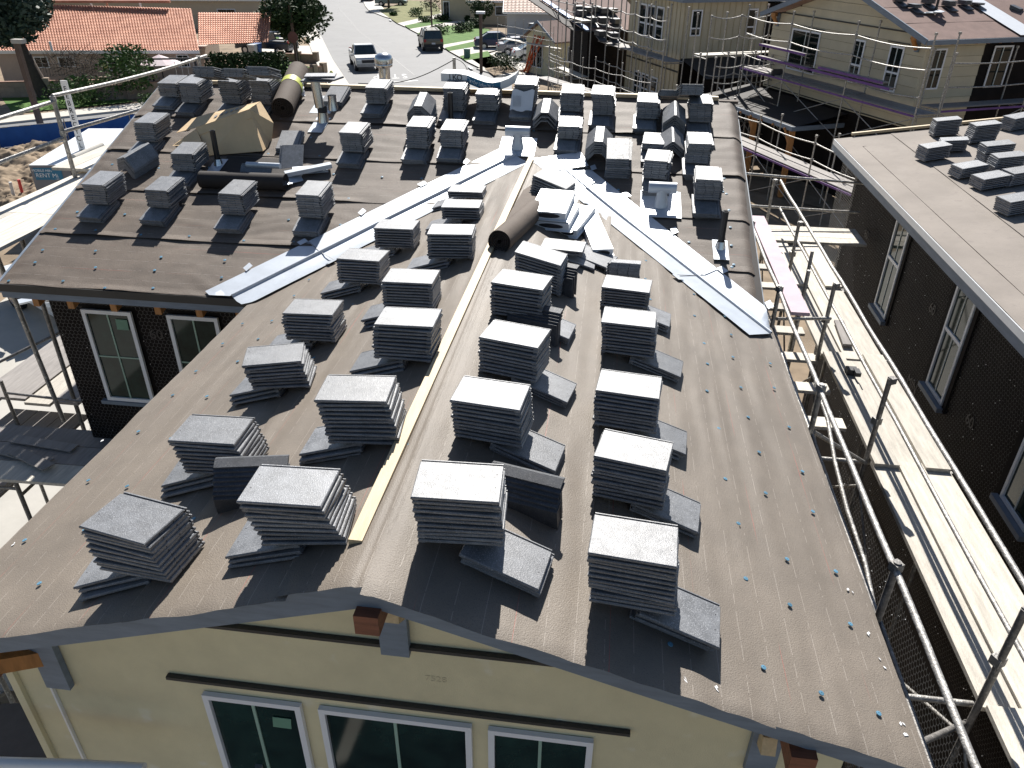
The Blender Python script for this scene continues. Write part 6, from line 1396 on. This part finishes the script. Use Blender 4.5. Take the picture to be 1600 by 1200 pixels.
# ---- small yellow building with the orange ladder
sm_ = empty('small_building', (-4.5, 66, 0), 'small yellow gabled building with stacks on its roof behind the ridge', 'building')
Rc = Vector((-4.87, 63.44, 0)); sa = Vector((-2.52, 2.69, 0)).normalized(); sL = 3.7; sb_ = Vector((sa.y, -sa.x, 0))*1.0
sb_ = Vector((.64, .77, 0)).normalized(); sb_ = Vector((sa.y, -sa.x, 0))
k = MB(); k.add([Rc, Rc+sa*sL, Rc+sa*sL+UP*2.75, Rc+sa*sL/2+UP*3.75, Rc+UP*2.75, Rc+sb_*4.2, Rc+sb_*4.2+UP*2.75], [(0, 1, 2, 3, 4), (0, 4, 6, 5)]); k.build('wall', stucco, sm_, recalc=False)
for sg in (0, 1):
    a = Rc+(sa*(sL+.35) if sg else -sa*.35)-sb_*.35+UP*2.6; r0 = Rc+sa*sL/2-sb_*.35+UP*3.88; k = MB(); k.add([a, a+sb_*5, r0+sb_*5, r0, a-UP*.1, a+sb_*5-UP*.1, r0+sb_*5-UP*.1, r0-UP*.1], [(0, 1, 2, 3), (4, 7, 6, 5), (0, 3, 7, 4), (0, 4, 5, 1)]); k.build('roof_slope', paper_red, sm_)
    k = MB(); k.beam(a-sb_*.04, r0-sb_*.04, .06, .16); k.build('rake_board', fascia, sm_)
NSB = -sb_
for s0, w_, z0, h_ in ((1.5, .75, .5, 1.6), (2.35, .6, .5, 1.6)): window(sm_, Rc+sa*s0+UP*z0+NSB*.03, sa, UP, w_, h_, NSB, 2, 2, .06, glass, muntin_w)
window(sm_, Rc+sb_*1.2+UP*1.1-sa*.03, sb_, UP, 1.0, 1.1, -sa, 2, 1, .06, glass, muntin_w)
# stepped roofs behind with valley and stacks
BO = Vector((-1.155, 52.36, 0))
bb = empty('house', (0, 70, 0), 'low house with a brownish roof crowded with dark tile stacks, behind the small building', 'house')
a = Vector((*g2(905, 70), 0))
zb_ = (lambda x, y: 4.61+.33*((Vector((x, y, 0))-BO).dot(E1)), -E1, .33)
Q0 = Vector((-2.2, 67.8, 0)); k = MB()
def q_(s_, t): p = BO+E2*s_+E1*t; return Vector((p.x, p.y, 4.61+.33*t))
k.add([q_(-.9, 0), q_(3.4, 0), q_(3.4, 4.3), q_(-2.5, 4.3)], [(0, 1, 2, 3)]); k.build('roof', paper_red, bb, recalc=False)
k = MB(); k.box(BO+E1*.3-E2*.8, E2*4.0, E1*3, UP*4.5); k.build('papered_wall', blackpaper, bb)
k = MB(); k.beam(q_(-.9, 0)+UP*.02, q_(-2.5, 4.3)+UP*.1, .4, .08); k.build('valley_channel', mk('valley_blue', (.08, .13, .24), .4, metal=.4), bb)
k = MB(); k.beam(q_(-1.5, 0)-UP*.02, q_(-3.1, 4.3)+UP*.05, .8, .06); k.build('valley_felt', felt_dark, bb)
SG = 'small dark tile stacks on the far low roof'
for i, a in enumerate(((902, 13, 'leftmost'), (917, 15, 'second'), (932, 14, 'third'), (943, 17, 'fourth'), (956, 17, 'fifth'), (908, 20, 'tipped'), (925, 31, 'lower left'), (942, 31, 'lower middle'), (962, 33, 'lower right'), (938, 52, 'bottom'), (958, 55, 'bottom right'))):
    stack(a[0], a[1], 7, 2, (i*17) % 23-11, zb_, '%s dark tile stack on the far brown roof behind the small yellow building' % a[2], me=FTILE, grp=SG).scale = (1.55, 1.55, 1.55)
zs_ = (lambda x, y: 2.72+.56*max(0, ((Vector((x, y, 0))-Rc).dot(sa)+.35)), -sa, .5)
for i, a in enumerate(((855, 24, 'tall'), (845, 27, 'short'), (833, 33, 'leftmost low'), (864, 24, 'rear'), (874, 22, 'rear right'))):
    p = Py(a[0], a[1], 65.5+.4*i); k = MB()
    st_ = empty('tile_stack', (p.x, p.y, 3.3), '%s little dark stack on the small yellow building roof' % a[2], 'tile stack', SG)
    for t in range(8): inst(FTILE, 'tile', st_, Matrix.Translation((0, 0, .0+.04*t)) @ Matrix.Rotation(rad(45), 4, 'Z') @ Matrix.Scale(1.5, 4))
# orange ladder
lp = Vector((*g2(821, 113), 0)); tp = Vector((-5.95, 64.0, 2.9)); rt = empty('ladder', lp, 'orange fibreglass ladder leaning on the small yellow building', 'ladder')
for off in (-.25, .25): k = MB(); k.beam(lp+sa*off, tp+sa*off, .1, .06); k.build('rail', orange_m, rt)
for i in range(10): k = MB(); c = lp+(tp-lp)*(i+.5)/10; k.tube(c-sa*.25, c+sa*.25, .03, 6); k.build('rung', orange_m, rt)
for off in (.5, .9): k = MB(); k.beam(lp+sa*off+Vector((.5, -.3, 0)), tp+sa*off, .1, .06); k.build('back_rail', orange_m, rt)
scaffold('scaffold', 'light scaffold with pale planks across the front of the small yellow building', Rc-sb_*.6-sa*1.5, sa, [2.4, 2.4, 2.4], .8, (2.3,), 3.9, pmat=plank, rails=(1.1, .6), sag=.04, boards=2, plank_w=.25)
scaffold('scaffold', 'scaffold with a short plank beside the small building window', Rc-sa*1.0+sb_*5, -sb_, [2.2, 2.2], .8, (1.4,), 3.6, pmat=plank, rails=(1.0, .5), sag=.04, boards=1, plank_w=.35)
k = MB(); a = Vector((*g2(900, 128), 0)); k.beam(a, a+Vector((.8, 0, 1.6)), .4, .05); k.beam(a+Vector((1.9, 0, 0)), a+Vector((3.2, .5, 1.7)), .4, .05); k.build('leaning_sheets', stucco, None, 'two yellow panels leaning below the scaffold left of the tan house', 'panel')

# ---- left yard: blue fence, container, staff, dirt, truck
bf = empty('site_fence', (-27, 35, 0), 'temporary fence wrapped in blue windscreen fabric along the street', 'fence')
fp = [(-34, 31.2), (-31.2, 35.0), (-28.9, 37.6), (-26.4, 40.0), (-24.0, 42.2), (-21, 45)]
fp = [(-36.0, 31.0), (-31.4, 36.6), (-28.9, 38.6), (-26.6, 40.9), (-23.8, 43.6)]
for a, c in zip(fp, fp[1:]):
    A_, C_ = Vector((*a, 0)), Vector((*c, 0)); k = MB(); k.grid(lambda u, v: A_+(C_-A_)*u+UP*(.02+.98*v)+Vector((.05*math.sin(u*22+v*2)*math.sin(v*3), .05*math.sin(u*19), 0)), 30, 5); k.build('windscreen', blue_mesh, bf, recalc=False)
    k = MB(); k.tube(A_, A_+UP*1.15, .03, 8); k.build('post', scaf, bf); k = MB(); k.tube(A_+UP*1.0, C_+UP*1.0, .02, 6); k.build('top_rail', scaf, bf)
ct = empty('container', (-20.5, 29, 0), 'white storage container with a blue RENT ME sign on its grey end', 'container')
a = Vector((-21.16, 25.73, 0)); ax_ = Vector((.985, .16, 0)).normalized(); ay_ = Vector((-.233, .972, 0)).normalized(); H_ = 2.4
k = MB(); k.box(a, ax_*3.0, ay_*6.0, UP*(H_-.02)); k.build('shell', mk('container_grey', (.2, .2, .215), .6, var=.06), ct)
for i in range(12): k = MB(); k.box(a+ay_*(.5*i)+UP*(H_-.018), ax_*3.0, ay_*.49, UP*.02); k.build('roof_panel', white_metal, ct)
for i in range(18): k = MB(); k.box(a+ax_*3.0+ay_*(.33*i)+UP*.1, ax_*.04, ay_*.17, UP*2.2); k.build('side_rib', white_metal, ct)
k = MB(); k.box(a+ax_*1.45-ay_*.012+UP*.05, ax_*.02, ay_*.012, UP*2.3); k.build('door_seam', ink, ct)
k = MB(); k.box(a+ax_*.12-ay_*.02+UP*1.86, ax_*1.0, ay_*.015, UP*.44); sg = k.build('sign_board', inkblue, ct)
text_part('MOBILE MINI', .13, frameM(a+ax_*.44-ay_*.03+UP*2.2, ax_, UP, -ay_), white_print, ct)
text_part('RENT ME!', .21, frameM(a+ax_*.62-ay_*.03+UP*2.02, ax_, UP, -ay_), white_print, ct)
text_part('1-800', .06, frameM(a+ax_*.9-ay_*.03+UP*1.89, ax_, UP, -ay_), white_print, ct)
k = MB(); k.tube(a+ax_*1.3+ay_*.9+UP*2.46, a+ax_*1.7+ay_*2.8+UP*2.46, .1, 12); k.build('tube_roll', conc_grey, None, 'grey pipe lying on the white container roof', 'pipe')
# levelling staff
b0 = Py(122, 212, 28); t0 = Py(103, 126, 28); rt = empty('survey_staff', (b0.x, b0.y, 0), 'white board with dark letters standing behind the scaffold rail', 'sign board')
top = Vector((b0.x, 28, Py(103, 126, 28).z)); k = MB(); k.box((b0.x-.13, 28, 0), (.26, 0, 0), (0, .05, 0), (0, 0, top.z)); k.build('board', white_paint, rt)
for i, ch in enumerate('FEBRECYCLE'):
    text_part(ch, .26, frameM(Vector((b0.x, 27.99, top.z-.3-.26*i)), (1, 0, 0), (0, 0, 1), (0, -1, 0)), ink, rt)
# dirt mounds
def mound(px, py, r, h, seed):
    x, y = g2(px, py); k = MB(); n = 70
    k.grid(lambda a, c: Vector((x+(a-.5)*2*r, y+(c-.5)*2*r, -.05+h*max(0, 1-((a-.5)**2+(c-.5)**2)*4)*(1+.9*nz(a*4, c*4, seed))+.16*nz(a*9, c*9, seed)+.10*nz(a*23, c*23, seed)+.06*nz(a*47, c*47, seed))), n, n)
    return k.build('dirt_mound', dirt, None, kind='structure', recalc=False)
for i, m_ in enumerate(((75, 246, 2.6, .55), (15, 254, 2.8, .6), (15, 290, 2.6, .7), (60, 300, 2.2, .5), (35, 330, 2.0, .5))): mound(*m_, i)
k = MB(); a, c = Vector((*g2(0, 262), .5)), Vector((*g2(48, 262), .5)); k.box(a-UP*.5, c-a, (0, .08, 0), (0, 0, .45)); k.build('form_board', plank_grey, None, 'long timber form board holding back the dirt beside the container', 'form board')
k = MB(); a, c = Vector((*g2(0, 345), 0)), Vector((*g2(60, 335), 0)); k.box(a, c-a, (0, .08, 0), (0, 0, .35)); k.build('form_board', plank_grey, None, 'lower form board in the dirt below the scaffold rail', 'form board')
for i, (x_, y_, cc) in enumerate(((25, 318, (.6, .6, .6)), (38, 314, (.5, .04, .04)), (60, 302, (.5, .04, .04)))):
    x, y = g2(x_, y_); k = MB(); k.tube((x, y, -.1), (x+.05, y, .9), .06, 8); k.build('pipe_stub', mk('stub%d' % i, cc, .5), None, ['white pipe stub in the dirt', 'red pipe stub beside the white one', 'red pipe stub at the foot of the container'][i], 'pipe stub')
# work truck under the left corner
wt = vehicle('pickup', (-15.6, 19.0), 150, (.72, .73, .74), 'white work truck loaded with white trays below the left scaffold', 'truck', 'work_truck')
k = MB(); rng = random.Random(2)
for i in range(60): k.cbox((-14.3+rng.gauss(0, .8), 18.3+rng.gauss(0, .6), 1.15+rng.random()*.5), rng.uniform(.1, .6), rng.uniform(.1, .4), .05, Matrix.Rotation(rng.random()*3, 3, 'Z') @ Matrix.Rotation(rng.gauss(0, .5), 3, 'X'))
k.build('scrap_load', galv, None, 'jumble of shiny metal scrap heaped on the work truck', 'scrap', kind='stuff')
# rubble pile under lower platform
k = MB(); rng = random.Random(6)
for i in range(220): k.cbox((-8.6+rng.gauss(0, 1.1), 6.9+rng.gauss(0, .9), .1+rng.random()*.5), rng.uniform(.1, .5), rng.uniform(.05, .25), .05, Matrix.Rotation(rng.random()*3, 3, 'Z') @ Matrix.Rotation(rng.gauss(0, .4), 3, 'X'))
k.build('rubble', plank, None, kind='stuff')
flat('gap_floor', [(1.3, -10), (4.4, -10), (4.4, 16), (1.3, 16)], -.002, dirt)

flat('yard_gravel', [g2(800, 132), g2(905, 112), g2(1010, 105), g2(1300, 90), g2(1300, 330), g2(800, 200)], .03, MATS['dirt'])
scaffold('scaffold', 'weathered grey scaffold deck just beyond the ridge, below the tan house', Pz(838, 120, 2.6).to_3d()*Vector((1, 1, 0)) if False else Vector((*g2(838, 122, 2.6), 0)), (Vector((*g2(962, 160, 2.6), 0))-Vector((*g2(838, 122, 2.6), 0))), [2.4]*4, .8, (2.6,), 4.3, pmat=plank_grey, rails=(1.1, .5), sag=.08, boards=3, plank_w=.26)

scaffold('scaffold', 'tangle of crossing scaffold tubes in front of the dark lean-to wall', Mc-E1*5.6+E2*7.0, -E2, [1.5]*6, 1.4, (2.6, .8), 5.0, r=.034, pmat=plank_grey, rails=(2.0, 1.3, .6), sag=.1, boards=2, plank_w=.26)
